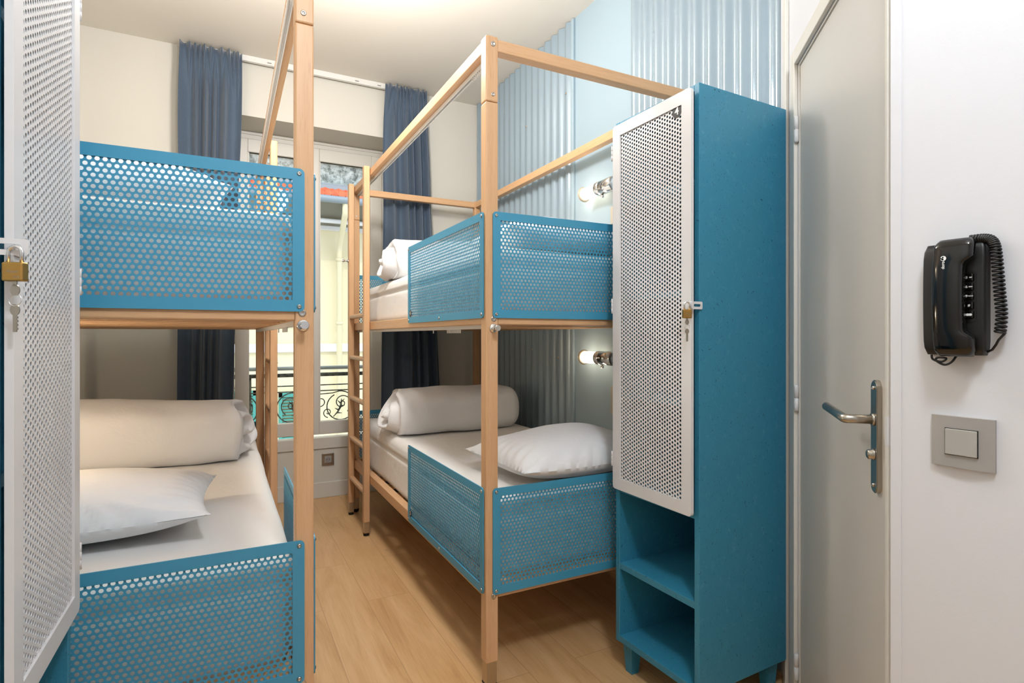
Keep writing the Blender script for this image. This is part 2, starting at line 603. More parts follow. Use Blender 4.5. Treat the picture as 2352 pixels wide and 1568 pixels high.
# long handle plate
def stadium(w, h, n=10):
    r = w / 2
    pts = []
    for k in range(n + 1):
        a = PI * k / n
        pts.append((r * math.cos(a), h / 2 - r + r * math.sin(a)))
    for k in range(n + 1):
        a = PI + PI * k / n
        pts.append((r * math.cos(a), -(h / 2 - r) + r * math.sin(a)))
    return pts
sp = 0.722
zp = 1.14 - 230 * 1.137 / 1293
pl = MB().prism(stadium(0.032, 0.228), 0.004, -0.004, lambda a, b, t: (sp + a, t, zp + b)).prism(stadium(0.028, 0.224), -0.004, -0.0055, lambda a, b, t: (sp + a, t, zp + b)).build('handle_plate', 'satin_nickel', dr)
for dz in (0.098, -0.098):
    screw_head(MB(), (sp, -0.0055, zp + dz), (0, -1, 0), 0.004).build('screw', 'steel_screw', pl)
zh = 0.972
lv = MB()
lv.lathe((sp, -0.0055, zh), (0, -1, 0), [(0, 0.0125), (0.004, 0.0125), (0.005, 0.010)], 24)
lv.tube([(sp, -0.008, zh), (sp, -0.053, zh), (sp - 0.002, -0.0565, zh + 0.0002), (sp - 0.006, -0.058, zh + 0.0006), (sp - 0.118, -0.058, zh + 0.011)], 0.0092, 20)
lv.build('door_handle', 'satin_nickel', dr)
tk = MB()
tk.lathe((sp, -0.0055, zp - 0.036), (0, -1, 0), [(0, 0.0115), (0.003, 0.0115), (0.0035, 0.0098), (0.010, 0.0098), (0.0125, 0.007), (0.013, 0.003)], 20)
tk.build('privacy_turn', 'satin_nickel', dr)
MB().box(s1 + 0.001, s1 + 0.013, -0.0045, 0.002, 0.93, 0.985).build('strike_plate', 'white_steel', dr)

# phone wall
PW = PD + ad * sC
ap = Vector((0.077, -0.997, 0)).normalized()
RP = math.atan2(ap.y, ap.x)
pw = MB()
pw.box(0.0, 3.05, 0, 0.12, 0, ZC)
pwo = pw.build('wall_entry', 'wall_white'); pwo.location = PW; pwo.rotation_euler = (0, 0, RP); struct(pwo)
we = MB().box(-0.003, 0.016, -0.0015, 0.05, 0, ZC, 0.0012).build('trim_3', 'wall_white')
we.location = PW; we.rotation_euler = (0, 0, RP); struct(we)

# corrugated cladding on the right wall
def corrugated(y0, y1, label, screws):
    t = thing('corrugated_panel', label, 'wall panel', (XR, y0, 0))
    pitch = 0.0762; amp = 0.0085
    L = y1 - y0
    n = int(L / pitch * 14)
    vs = []; fs = []
    for z in (0.002, ZC - 0.002):
        for sgn in (0, 1):
            for i in range(n + 1):
                y = L * i / n
                x = -0.0105 + amp * math.cos(2 * PI * y / pitch)
                vs.append((x + 0.0008 * sgn, y, z))
    m_ = n + 1
    for i in range(n):
        fs.append((i, i + 1, 2 * m_ + i + 1, 2 * m_ + i))
        fs.append((m_ + i, 3 * m_ + i, 3 * m_ + i + 1, m_ + i + 1))
    MB().add(vs, fs, None, True).build('corrugated_sheet', 'corrugated_blue', t, fix=False)
    sb = 0
    for (yy, z) in screws:
        k = round((yy - y0) / pitch - 0.5)
        yy = (k + 0.5) * pitch
        MB().lathe((-0.019, yy, z), (-1, 0, 0), [(0, 0.006), (0.002, 0.006), (0.003, 0.003), (0.004, 0.001)], 12).build('screw', 'brushed_steel', t)
    return t
corrugated(2.59, 3.872, 'pale blue corrugated sheet on the wall between far corner and flat blue strip', [(2.65, 2.48), (2.66, 1.75), (2.67, 1.02), (3.10, 2.45), (3.02, 1.06)])
corrugated(1.262, 2.09, 'pale blue corrugated sheet on the wall above and behind the blue locker', [])
struct(MB().box(XR - 0.014, XR, 2.565, 2.588, 0, ZC - 0.002, 0.003).build('trim_4', 'pale_blue_paint'))

# ------------------------------------------------------------------ window
WY = 4.18
wn = thing('window_1', 'white two-sash casement window in the recess behind the beds', 'window', (0, WY, 0))
struct(wn)
fr = MB()
fr.box(RX0, RX0 + 0.05, -0.01, 0.05, 0.345, RZ1, 0.003)
fr.box(RX1 - 0.05, RX1, -0.01, 0.05, 0.345, RZ1, 0.003)
fr.box(RX0 + 0.05, RX1 - 0.05, -0.01, 0.05, RZ1 - 0.050, RZ1, 0.003)
fr.box(RX0, RX1, -0.03, 0.05, 0.345, 0.424, 0.004)
fr.box(RX0 + 0.01, RX1 - 0.01, -0.02, 0.0, RZ1 - 0.022, RZ1 - 0.004, 0.004)
fr.build('window_frame', 'pvc_white', wn)
def sash(x0, x1, st0, st1):
    z0, z1 = 0.447, 2.462
    s = MB()
    s.box(x0, x0 + st0, -0.028, 0.02, z0, z1, 0.004)
    s.box(x1 - st1, x1, -0.028, 0.02, z0, z1, 0.004)
    s.box(x0 + st0, x1 - st1, -0.028, 0.02, z0, z0 + 0.092, 0.004)
    s.box(x0 + st0, x1 - st1, -0.028, 0.02, z1 - 0.088, z1, 0.004)
    # glazing bead
    for (a, b) in ((x0 + st0, x0 + st0 + 0.008), (x1 - st1 - 0.008, x1 - st1)):
        s.box(a, b, -0.02, 0.0, z0 + 0.092, z1 - 0.088)
    o = s.build('window_sash', 'pvc_white', wn)
    MB().box(x0 + st0 - 0.003, x1 - st1 + 0.003, -0.004, 0.002, z0 + 0.09, z1 - 0.086).build('window_pane', 'window_glass', o)
    g = MB()
    g.box(x0 + st0 + 0.008, x1 - st1 - 0.008, -0.012, -0.0045, z1 - 0.0925, z1 - 0.088)
    g.box(x1 - st1 - 0.011, x1 - st1 - 0.008, -0.012, -0.0045, z0 + 0.092, z1 - 0.088)
    g.build('gasket', 'black_rubber', o)
    return o
sash(RX0 + 0.052, 0.545, 0.078, 0.040)
sash(0.549, RX1 - 0.052, 0.058, 0.075)
for z in (2.2, 1.12, 0.6):
    MB().lathe((RX0 + 0.050, -0.034, z - 0.03), (0, 0, 1), [(0, 0.006), (0.002, 0.008), (0.06, 0.008), (0.062, 0.006)], 12).build('window_hinge', 'pvc_white', wn)
hd = MB()
hd.box(0.536, 0.560, -0.036, -0.028, 1.02, 1.10, 0.003)
hd.tube([(0.548, -0.036, 1.06), (0.548, -0.062, 1.06), (0.548, -0.066, 1.05), (0.548, -0.066, 0.94)], 0.007, 12)
hd.build('window_handle', 'pvc_white', wn)

# curtain rail and curtains
cr = thing('curtain_rail', 'white ceiling-mounted curtain rail above the window', 'curtain rail', (0, 3.852, ZC))
cb = MB()
cb.box(-0.21, 1.25, -0.022, 0.022, -0.004, 0)
cb.box(-0.21, 1.25, -0.022, -0.016, -0.024, -0.004)
cb.box(-0.21, 1.25, 0.016, 0.022, -0.024, -0.004)
cb.box(-0.21, 1.25, -0.0235, 0.0, -0.034, -0.024, 0.001)
cb.build('rail_profile', 'white_plastic', cr)
for x in (0.26, 0.80, 0.95):
    MB().box(x - 0.012, x + 0.012, -0.0245, -0.0215, -0.024, -0.018).build('rail_clip', 'grey_plastic', cr)

def curtain(label, xa, xb, xa2, xb2, seed, folds):
    rnd = random.Random(seed)
    n = 200; m = 60
    z1, z0 = ZC - 0.008, 0.06
    ph = [rnd.uniform(-0.4, 0.4) for _ in range(folds + 1)]
    vs = []; fs = []
    for j in range(m + 1):
        tz = j / m
        z = z1 + (z0 - z1) * tz
        a = xa + (xa2 - xa) * min(1, tz * 1.0); b = xb + (xb2 - xb) * min(1, tz * 1.0)
        pin = math.exp(-((z1 - z) / 0.16) ** 2)
        mid = math.exp(-(((z1 - z) - 0.13) / 0.07) ** 2)
        for i in range(n + 1):
            s = i / n
            bul = 0.015 * math.sin(PI * min(1, (z1 - z) / 0.8)) * (s - 0.5)
            x = a + (b - a) * s + bul
            u = s * folds
            k = int(min(folds - 1, u))
            p = ph[k] * (1 - (u - k)) + ph[k + 1] * (u - k)
            # broad body folds with sharp creases between them, narrow pleats in the header
            wf = s * folds * 0.72 + 0.35 * math.sin(2.2 * PI * s + seed) + 0.10 * tz * math.sin(5 * s + seed)
            body = 1 - 2 * abs(math.sin(PI * wf)) ** 0.7
            body = body * 0.85 + 0.25 * math.sin(2 * PI * wf * 0.5 + 1.3)
            wh = s * folds * 1.35 + 0.45 * math.sin(3.4 * PI * s + seed)
            head = 1 - 2 * abs(math.sin(PI * wh)) ** 0.5
            y = -0.034 * body * (1 - pin) + (-0.020 * head - 0.020) * pin
            y *= (1 - 0.35 * mid)
            y += 0.004 * noise.noise(Vector((x * 8, z * 3, seed)))
            zz = z
            if j == 0:
                zz = z - 0.010 * abs(math.sin(PI * s * folds * 1.1)) + 0.0
            vs.append((x, y, zz))
    w_ = n + 1
    for j in range(m):
        for i in range(n):
            a = j * w_ + i
            fs.append((a, a + 1, a + w_ + 1, a + w_))
    o = MB().add(vs, fs, None, True).build('curtain', 'blue_curtain', None, fix=False)
    o.location = (0, 3.802, 0)
    md = o.modifiers.new('thickness', 'SOLIDIFY'); md.thickness = 0.003
    return tag(o, label, 'curtain', 'blue window curtains')
curtain('slate blue curtain left of the window, hanging behind the left bunk bed', -0.222, 0.105, -0.24, 0.04, 3, 7)
curtain('slate blue curtain right of the window, hanging behind the right bunk bed', 0.985, 1.275, 0.955, 1.42, 8, 7)

# power socket under the window
ps = thing('power_socket', 'square metallic power socket on the wall below the window', 'socket', (0.665, 4.16, 0.268))
MB().box(-0.042, 0.042, -0.010, 0, -0.043, 0.043, 0.003).build('socket_plate', 'satin_nickel', ps)
MB().box(-0.024, 0.024, -0.013, -0.010, -0.024, 0.024, 0.002).build('socket_insert', 'grey_metal_paint', ps)
sd = MB(); sd.lathe((0, -0.0131, 0), (0, -1, 0), [(0, 0.0175), (0.001, 0.0175), (0.0012, 0.015)], 20); sd.build('socket_well', 'grey_plastic', ps)
sd = MB()
for dx in (-0.008, 0.008): sd.cyl((dx, -0.0135, 0), (dx, -0.0147, 0), 0.0028, 10)
sd.build('socket_hole', 'dark_hole', ps)

# ------------------------------------------------------------------ bunk beds
PH = 0.342; PWs = 0.825
BW, BL = 0.90, 2.11
PT = 0.043
side_sheet = perf_mesh(PWs - 0.05, PH - 0.05, 0.0136, 0.0093, 0.0012)
end_w = BW - 0.044
end_sheet = perf_mesh(end_w - 0.05, PH - 0.05, 0.0136, 0.0093, 0.0012)
for me in (side_sheet, end_sheet):
    me.materials.append(MAT['blue_steel'])

def number_plate(parent, txt, M, size=0.03):
    """heptagonal black plate with a white digit; M maps local XZ (facing -y) into parent"""
    p = MB()
    pts = [(size / 2 * math.cos(PI / 2 + 2 * PI * k / 7), size / 2 * math.sin(PI / 2 + 2 * PI * k / 7)) for k in range(7)]
    p.prism(pts, 0, -0.0012, lambda a, b, t: (a, t, b), M)
    pl = p.build('number_plate', 'black_print', parent)
    vs, fs = text_mesh(txt, size * 0.82, 0.0001, 0.0006)
    q = MB()
    q.add([(v.x, -0.0015 - v.z, v.y) for v in vs], fs, M)
    q.build('digit', 'white_print', pl)   # part of the plate
    return pl

def guard(root, name_label, M, w, sheet, screws, digit=None, sx=1):
    """perforated guard panel. M: local (x along, -y outward, z up)"""
    mb = MB()
    ring_panel(mb, w, PH, 0.027, 0.012, 0.0, -0.0035, M)
    # folded lip
    o = mb.build('guard_panel', 'blue_steel', root)
    s = link('perforated_sheet', sheet, o)
    s.matrix_local = M @ Matrix.Translation((0.025, 0.0002, 0.025))
    for (a, b) in screws:
        q = MB()
        q.lathe((0, 0, 0), (0, -1, 0), [(0, 0.0055), (0.0012, 0.0054), (0.0028, 0.0042), (0.0036, 0.0024), (0.0028, 0.0021), (0.0018, 0.0008)], 14, M @ Matrix.Translation((a, -0.0035, b)))
        q.build('screw', 'steel_screw', o)
    if digit:
        number_plate(o, digit[0], M @ Matrix.Translation((digit[1], -0.0036, digit[2])), 0.030)
    return o

def bunk_bed(label, loc, rz, sx, digits):
    t = thing('bunk_bed', label, 'bunk bed', loc, rz, 'bunk beds')
    X = lambda u: u * sx
    def bx(mb, u0, u1, v0, v1, z0, z1, b=0.003):
        mb.box(X(u0), X(u1), v0, v1, z0, z1, b)
        return mb
    # posts
    ZT = 2.106
    for (u, v) in ((0, 0), (BW - PT, 0), (0, BL - PT), (BW - PT, BL - PT)):
        mb = MB()
        bx(mb, u, u + PT, v, v + PT, 0.091, 1.893, 0.004)
        p = mb.build('post', 'beech_z', t)
        mb = MB(); bx(mb, u, u + PT, v, v + PT, 1.8945, ZT, 0.004)
        mb.build('post_top', 'beech_z', p)
        f = MB(); bx(f, u + 0.0035, u + PT - 0.0035, v + 0.0035, v + PT - 0.0035, 0.020, 0.0915, 0.001)
        f.build('foot', 'brushed_steel', p)
        f = MB(); f.lathe((X(u + PT / 2), v + PT / 2, 0.0), (0, 0, 1), [(0, 0.017), (0.003, 0.019), (0.016, 0.019), (0.020, 0.016)], 16)
        bx(f, u + 0.003, u + PT - 0.003, v + 0.003, v + PT - 0.003, 0.014, 0.021, 0)
        f.build('foot_pad', 'black_rubber', p)
        # bolts
        for z, r in ((2.080, 0.0085), (1.918, 0.0065)):
            q = MB()
            if v == 0: q.lathe((X(u + PT * 0.56), -0.0003, z), (0, -1, 0), [(0, r), (0.001, r), (0.0015, r * 0.6), (0.0005, r * 0.5), (0.0004, r * 0.1)], 18)
            else: q.lathe((X(u + PT * 0.5), v - 0.0003, z), (0, -1, 0), [(0, r * .7), (0.001, r * .7), (0.0015, r * 0.5), (0.0005, r * 0.3)], 18)
            q.build('bolt', 'steel_screw', p)
        if v == 0:
            for z in (1.196, 0.304):
                q = MB(); q.lathe((X(u + PT * (0.62 if u == 0 else 0.38)), -0.0003, z), (0, -1, 0), [(0, 0.0088), (0.0012, 0.0088), (0.0016, 0.006), (0.0006, 0.0035), (0.0005, 0.001)], 18)
                q.build('bolt', 'steel_screw', p)
    # canopy rails
    mb = MB(); bx(mb, 0.002, PT - 0.004, PT, BL - PT, ZT - 0.046, ZT - 0.006, 0.003); mb.build('canopy_rail', 'beech_y', t)
    mb = MB(); bx(mb, BW - PT + 0.002, BW - 0.002, PT, BL - PT, ZT - 0.046, ZT - 0.006, 0.003); mb.build('canopy_rail', 'beech_y', t)
    for v in (0.002, BL - PT + 0.002):
        mb = MB(); bx(mb, PT, BW - PT, v, v + PT - 0.004, ZT - 0.046, ZT - 0.006, 0.003); mb.build('canopy_rail', 'beech_x', t)
    # bed frames
    for z0, z1 in ((0.296, 0.345), (1.178, 1.223)):
        for u in (0.0, BW - PT):
            mb = MB(); bx(mb, u + 0.001, u + PT - 0.003, PT, BL - PT, z0, z1, 0.003); mb.build('side_rail', 'beech_y', t)
        for v in (0.002, BL - PT):
            mb = MB(); bx(mb, PT, BW - PT, v, v + PT - 0.004, z0, z1, 0.003); mb.build('end_rail', 'beech_x', t)
        # slat frame: cross bearers and slats
        n = 11
        for k in range(n):
            v = 0.10 + k * (BL - 0.24) / (n - 1)
            mb = MB(); bx(mb, PT - 0.004, BW - PT + 0.004, v, v + 0.055, z0 + 0.004, z0 + 0.022, 0.002)
            mb.build('slat', 'beech_x', t)
    # curtain tracks under the canopy rail and under the upper bunk rail
    for z, gl in ((ZT - 0.046, ((0.075, 9), )), (1.178, ((0.30, 11), (0.10, 1), (0.60, 1)))):
        mb = MB()
        bx(mb, 0.0265, 0.0420, PT, BL - PT, z - 0.004, z, 0)
        bx(mb, 0.0265, 0.0300, PT, BL - PT, z - 0.013, z - 0.004, 0)
        bx(mb, 0.0385, 0.0420, PT, BL - PT, z - 0.013, z - 0.004, 0)
        tr = mb.build('curtain_track', 'white_plastic', t)
        for (v0, cnt) in gl:
            for i in range(cnt):
                g = MB(); v = v0 + i * 0.0135
                bx(g, 0.0305, 0.0380, v, v + 0.008, z - 0.014, z - 0.006, 0.001)
                bx(g, 0.0325, 0.0360, v + 0.0015, v + 0.0065, z - 0.026, z - 0.012, 0.001)
                g.build('glider', 'white_plastic', tr)
    # ladder on the aisle side at the far end
    LD = 0.035
    va, vb = 1.590, 2.018
    mb = MB()
    bx(mb, -LD, -0.0005, va, va + 0.045, 0.078, 2.112, 0.006)
    ld = mb.build('ladder', 'beech_z', t)
    mb = MB(); bx(mb, -LD, -0.0005, vb, vb + 0.045, 0.078, 2.112, 0.006)
    mb.build('ladder_rail', 'beech_z', ld)
    for v in (va, vb):
        f = MB(); bx(f, -LD + 0.002, -0.003, v + 0.002, v + 0.043, 0.018, 0.079, 0.001)
        f.build('foot', 'brushed_steel', ld)
        f = MB(); f.lathe((X(-LD / 2), v + 0.0225, 0), (0, 0, 1), [(0, 0.015), (0.003, 0.0165), (0.014, 0.0165), (0.018, 0.015)], 16)
        f.build('foot_pad', 'black_rubber', ld)
    for z in (0.242, 0.497, 0.752, 1.007, 1.262):
        f = MB(); bx(f, -LD + 0.002, -0.003, va + 0.045, vb, z - 0.013, z + 0.013, 0.009)
        f.build('rung', 'beech_y', ld)
        for v in (va + 0.0225,):
            q = MB()
            screw_head(q, (X(-LD), v, z), (-sx, 0, 0), 0.0035)
            q.build('screw', 'steel_screw', ld)
    # guard panels
    Ex = (lambda a: Matrix.Translation((X(0.022) if sx > 0 else X(0.022) - end_w, -0.0015, a)))
    sc = [(0.012, 0.012), (0.012, PH - 0.012), (end_w - 0.012, 0.012), (end_w - 0.012, PH - 0.012)]
    for z in (0.309, 1.199):
        guard(t, '', Ex(z), end_w, end_sheet, sc)
        # far end, facing away
        M = Matrix.Translation((X(0.022) + (end_w if sx > 0 else 0), BL + 0.0015, z)) @ Matrix.Rotation(PI, 4, 'Z')
        guard(t, '', M, end_w, end_sheet, sc)
    # side panels: outward is -sx direction
    for z, dg in ((0.309, digits[0]), (1.199, digits[1])):
        if sx > 0:   # right bed: outward -x ; local x runs towards camera
            M = Matrix.Translation((-0.0015, 0.014 + PWs, z)) @ Matrix.Rotation(-PI / 2, 4, 'Z')
            dpos = (dg, 0.040, 0.043) if dg else None
            fx = lambda a: PWs - a
        else:        # left bed: outward +x ; local x runs away from camera
            M = Matrix.Translation((0.0015, 0.014, z)) @ Matrix.Rotation(PI / 2, 4, 'Z')
            dpos = (dg, PWs - 0.040, 0.043) if dg else None
            fx = lambda a: a
        guard(t, '', M, PWs, side_sheet, [(fx(0.012), 0.012), (fx(0.012), PH - 0.012), (fx(PWs - 0.012), 0.012), (fx(PWs - 0.012), PH - 0.012), (PWs / 2, 0.011)], dpos)
    # coat hooks
    def hook(p, d, s=1.0):
        q = MB()
        q.lathe(p, d, [(0, 0.0135 * s), (0.003, 0.0140 * s), (0.005, 0.0125 * s), (0.0055, 0.0062 * s), (0.026, 0.0062 * s), (0.0265, 0.0095 * s), (0.036, 0.0098 * s), (0.037, 0.009 * s)], 28)
        q.build('coat_hook', 'chrome', t)
    hook((X(0.025), 0, 1.166), (0, -1, 0))
    hook((X(-LD), vb + 0.022, 1.62), (-sx, 0, 0), 0.9)
    return t

bunk_bed('beech bunk bed with blue perforated guards beside the corrugated wall, at the right', (0.749, 1.638, 0), 0, 1, ('3', '4'))
bunk_bed('beech bunk bed with blue perforated guards behind the open locker door at the left', (0.197, 1.435, 0), R(-0.4), -1, (None, None))

# ------------------------------------------------------------------ bedding
def rbox_grid(hx, hy, hz, r, n=(40, 90, 12), f=None):
    """rounded box from six grids"""
    vs = []; fs = []
    def pt(a, b, c):
        p = Vector((a * hx, b * hy, c * hz))
        q = Vector((max(-hx + r, min(hx - r, p.x)), max(-hy + r, min(hy - r, p.y)), max(-hz + r, min(hz - r, p.z))))
        d = p - q
        if d.length > 1e-9:
            d = d.normalized() * r
        return q + d
    def grid(fn, na, nb):
        o = len(vs)
        for j in range(nb + 1):
            for i in range(na + 1):
                p = pt(*fn(-1 + 2 * i / na, -1 + 2 * j / nb))
                vs.append(f(p) if f else p)
        for j in range(nb):
            for i in range(na):
                a = o + j * (na + 1) + i
                fs.append((a, a + 1, a + na + 2, a + na + 1))
    nx, ny, nz = n
    grid(lambda s, t: (s, t, 1), nx, ny); grid(lambda s, t: (s, t, -1), nx, ny)
    grid(lambda s, t: (s, 1, t), nx, nz); grid(lambda s, t: (s, -1, t), nx, nz)
    grid(lambda s, t: (1, s, t), ny, nz); grid(lambda s, t: (-1, s, t), ny, nz)
    return vs, fs

def weld(o, d=0.0008):
    b = bmesh.new(); b.from_mesh(o.data)
    bmesh.ops.remove_doubles(b, verts=b.verts[:], dist=d)
    bmesh.ops.recalc_face_normals(b, faces=b.faces[:])
    b.to_mesh(b_me := o.data); b.free()
    for p in o.data.polygons: p.use_smooth = True

def mattress(label, base, sx, z0, z1, seed):
    hx, hy, hz = (BW - 0.092) / 2, (BL - 0.10) / 2, (z1 - z0) / 2
    def f(p):
        n1 = noise.noise(Vector((p.x * 3, p.y * 3, p.z * 4 + seed)))
        q = p.copy()
        side = max(0, 1 - abs(abs(q.x) - hx) / 0.03)
        top = max(0, (q.z / hz))
        q.z += 0.008 * n1 * top
        # piping groove under the top edge
        g = math.exp(-((q.z - hz * 0.42) / 0.010) ** 2)
        g2 = math.exp(-((q.z - hz * 0.42 - 0.012) / 0.008) ** 2)
        dirx = math.copysign(1, q.x)
        if abs(q.x) > hx - 0.02:
            q.x += dirx * (-0.010 * g + 0.004 * g2 - 0.012 * max(0, noise.noise(Vector((q.y * 2.2, q.z * 5, seed + 9)))) * (1 - top * 0.5))
        if abs(q.y) > hy - 0.02:
            q.y += math.copysign(1, q.y) * (-0.008 * g)
        if q.z < 0:
            q.z = max(q.z, -hz + 0.010 * 0 )
        return q
    vs, fs = rbox_grid(hx, hy, hz, 0.045, (36, 80, 26), f)
    o = MB().add(vs, fs, None, True).build('mattress', 'mattress_cover', None, fix=False)
    weld(o)
    o.location = base + Vector((sx * BW / 2, BL / 2, (z0 + z1) / 2))
    return tag(o, label, 'mattress')

def pillow(label, loc, rz, w, l, T, seed, tilt=0):
    n, m = 56, 44
    vs = []; fs = []
    rnd = random.Random(seed)
    for side in (1, -1):
        for j in range(m + 1):
            for i in range(n + 1):
                u = -1 + 2 * i / n; v = -1 + 2 * j / m
                x = u * w / 2 * (1 - 0.085 * (1 - v * v) * abs(u) ** 3)
                y = v * l / 2 * (1 - 0.085 * (1 - u * u) * abs(v) ** 3)
                e = max(0.0, (1 - abs(u) ** 2.6)) ** 0.62 * max(0.0, (1 - abs(v) ** 2.6)) ** 0.62
                h = T * (0.62 if side > 0 else 0.38) * e
                wr = noise.noise(Vector((x * 5 + seed, y * 5, 0.3))) * 0.014 * e
                edge = (1 - e)
                r1 = 0.008 * math.sin(34 * math.atan2(abs(v) - 0.2, abs(u) + 0.3) + 9 * noise.noise(Vector((x * 3, y * 3, seed)))) * math.exp(-((e - 0.35) / 0.25) ** 2)
                z = side * (h + (wr if side > 0 else 0)) + (r1 if side > 0 else 0) * 0.7
                if side < 0: z = max(z, -T * 0.38)
                z += 0.012 * (abs(u * v) ** 2)
                vs.append((x, y, z + T * 0.38))
    w_ = n + 1
    for s in range(2):
        o = s * w_ * (m + 1)
        for j in range(m):
            for i in range(n):
                a = o + j * w_ + i
                fs.append((a, a + 1, a + w_ + 1, a + w_))
    ob = MB().add(vs, fs, None, True).build('pillow', 'white_linen', None, fix=False)
    weld(ob, 0.0006)
    ob.location = loc
    ob.rotation_euler = (R(tilt), 0, rz)
    return tag(ob, label, 'pillow')

def duvet(label, loc, L, a, b, seed, flip=1, turns=2.1):
    """rolled duvet: axis along local x, end at x=0 shows the roll"""
    nt_, nx = 84, 70
    vs = []; rings = []
    def ring(x, rho, endw, xc):
        idx = []
        for k in range(nt_):
            th = 2 * PI * k / nt_
            c, s = math.cos(th), math.sin(th)
            ex = 0.78
            px = a * math.copysign(abs(c) ** ex, c)
            pz = b * math.copysign(abs(s) ** ex, s)
            # outer flap step: spiral outline
            px *= rho; pz *= rho
            nz = noise.noise(Vector((x * 4.0 + seed, px * 6, pz * 6)))
            nz2 = noise.noise(Vector((x * 11 + seed, px * 9 + 3, pz * 9)))
            # long soft creases running along the roll
            cr = math.sin(th * 5 + 2.5 * noise.noise(Vector((x * 2, seed, 0))) + 3 * x)
            sc = 1 + (0.075 * nz + 0.030 * nz2 + 0.016 * cr) * (0.4 + 0.6 * rho)
            px *= sc; pz *= sc
            xx = x
            if endw > 0:
                xx += endw * 0.035 * (pz / b)
                sp = math.sin(2 * PI * (rho * turns) - th + 1.2)
                xx += endw * (0.026 * sp + 0.055 * nz + 0.026 * nz2)
            lump = 1 + 0.16 * noise.noise(Vector((x * 2.6, seed, 1.0))) * rho
            if pz > 0: pz *= lump
            zz = max(pz, -b * 0.86)
            idx.append(len(vs)); vs.append((xx * flip, px, zz + b * 0.86))
        rings.append(idx)
    # near end cap
    for q in range(1, 18):
        rho = q / 18
        ring(0.055 * (1 - math.sqrt(max(0, 1 - rho ** 2.4))) , rho, 1.0 if rho < 0.92 else 0.4, 0)
    for i in range(nx + 1):
        s = i / nx
        x = 0.06 + (L - 0.14) * s
        ring(x, 1.0 - 0.05 * (1 - math.sin(PI * min(1, s * 4) / 2)), 0.4 * math.exp(-s * 30), 0)
    for q in range(1, 16):
        g = q / 16
        rho = math.cos(g * PI / 2) ** 0.8
        ring(L - 0.08 + 0.08 * math.sin(g * PI / 2), max(rho, 0.02), 0, 0)
    fs = []
    for i in range(len(rings) - 1):
        for k in range(nt_):
            k2 = (k + 1) % nt_
            fs.append((rings[i][k], rings[i][k2], rings[i + 1][k2], rings[i + 1][k]))
    fs.append(tuple(rings[0][::-1])); fs.append(tuple(rings[-1]))
    o = MB().add(vs, fs, None, True).build('duvet', 'white_linen', None, fix=True)
    for p in o.data.polygons: p.use_smooth = True
    o.location = loc
    return tag(o, label, 'duvet')

BR = Vector((0.749, 1.638, 0)); BLf = Vector((0.205, 1.435, 0))
LZ = (0.322, 0.612); UZ = (1.203, 1.445)
mattress('white mattress on the lower bunk of the right bed', BR, 1, *LZ, 1.0)
mattress('white mattress on the upper bunk of the right bed', BR, 1, *UZ, 2.0)
mattress('white mattress on the lower bunk of the left bed', BLf, -1, *LZ, 3.0)
mattress('white mattress on the upper bunk of the left bed', BLf, -1, *UZ, 4.0)
pillow('plump white pillow on the lower bunk of the right bed', (1.200, 1.865, 0.617), R(2), 0.67, 0.48, 0.165, 5)
pillow('white pillow on the upper bunk of the right bed, seen through the guard', (1.20, 1.93, 1.450), R(-2), 0.64, 0.46, 0.15, 6)
pillow('plump white pillow on the lower bunk of the left bed', (-0.345, 1.855, 0.617), R(-1), 0.65, 0.46, 0.155, 7)
pillow('white pillow on the upper bunk of the left bed, seen through the guard', (-0.30, 1.80, 1.450), R(2), 0.64, 0.46, 0.15, 8)
duvet('rolled white duvet on the lower bunk of the right bed', (0.800, 3.03, 0.617), 0.755, 0.185, 0.126, 2.0)
duvet('rolled white duvet on the upper bunk of the right bed', (0.785, 3.06, 1.450), 0.76, 0.185, 0.125, 5.5)
duvet('rolled cream-white duvet on the lower bunk of the left bed', (0.085, 2.76, 0.617), 0.78, 0.185, 0.142, 9.3, -1)

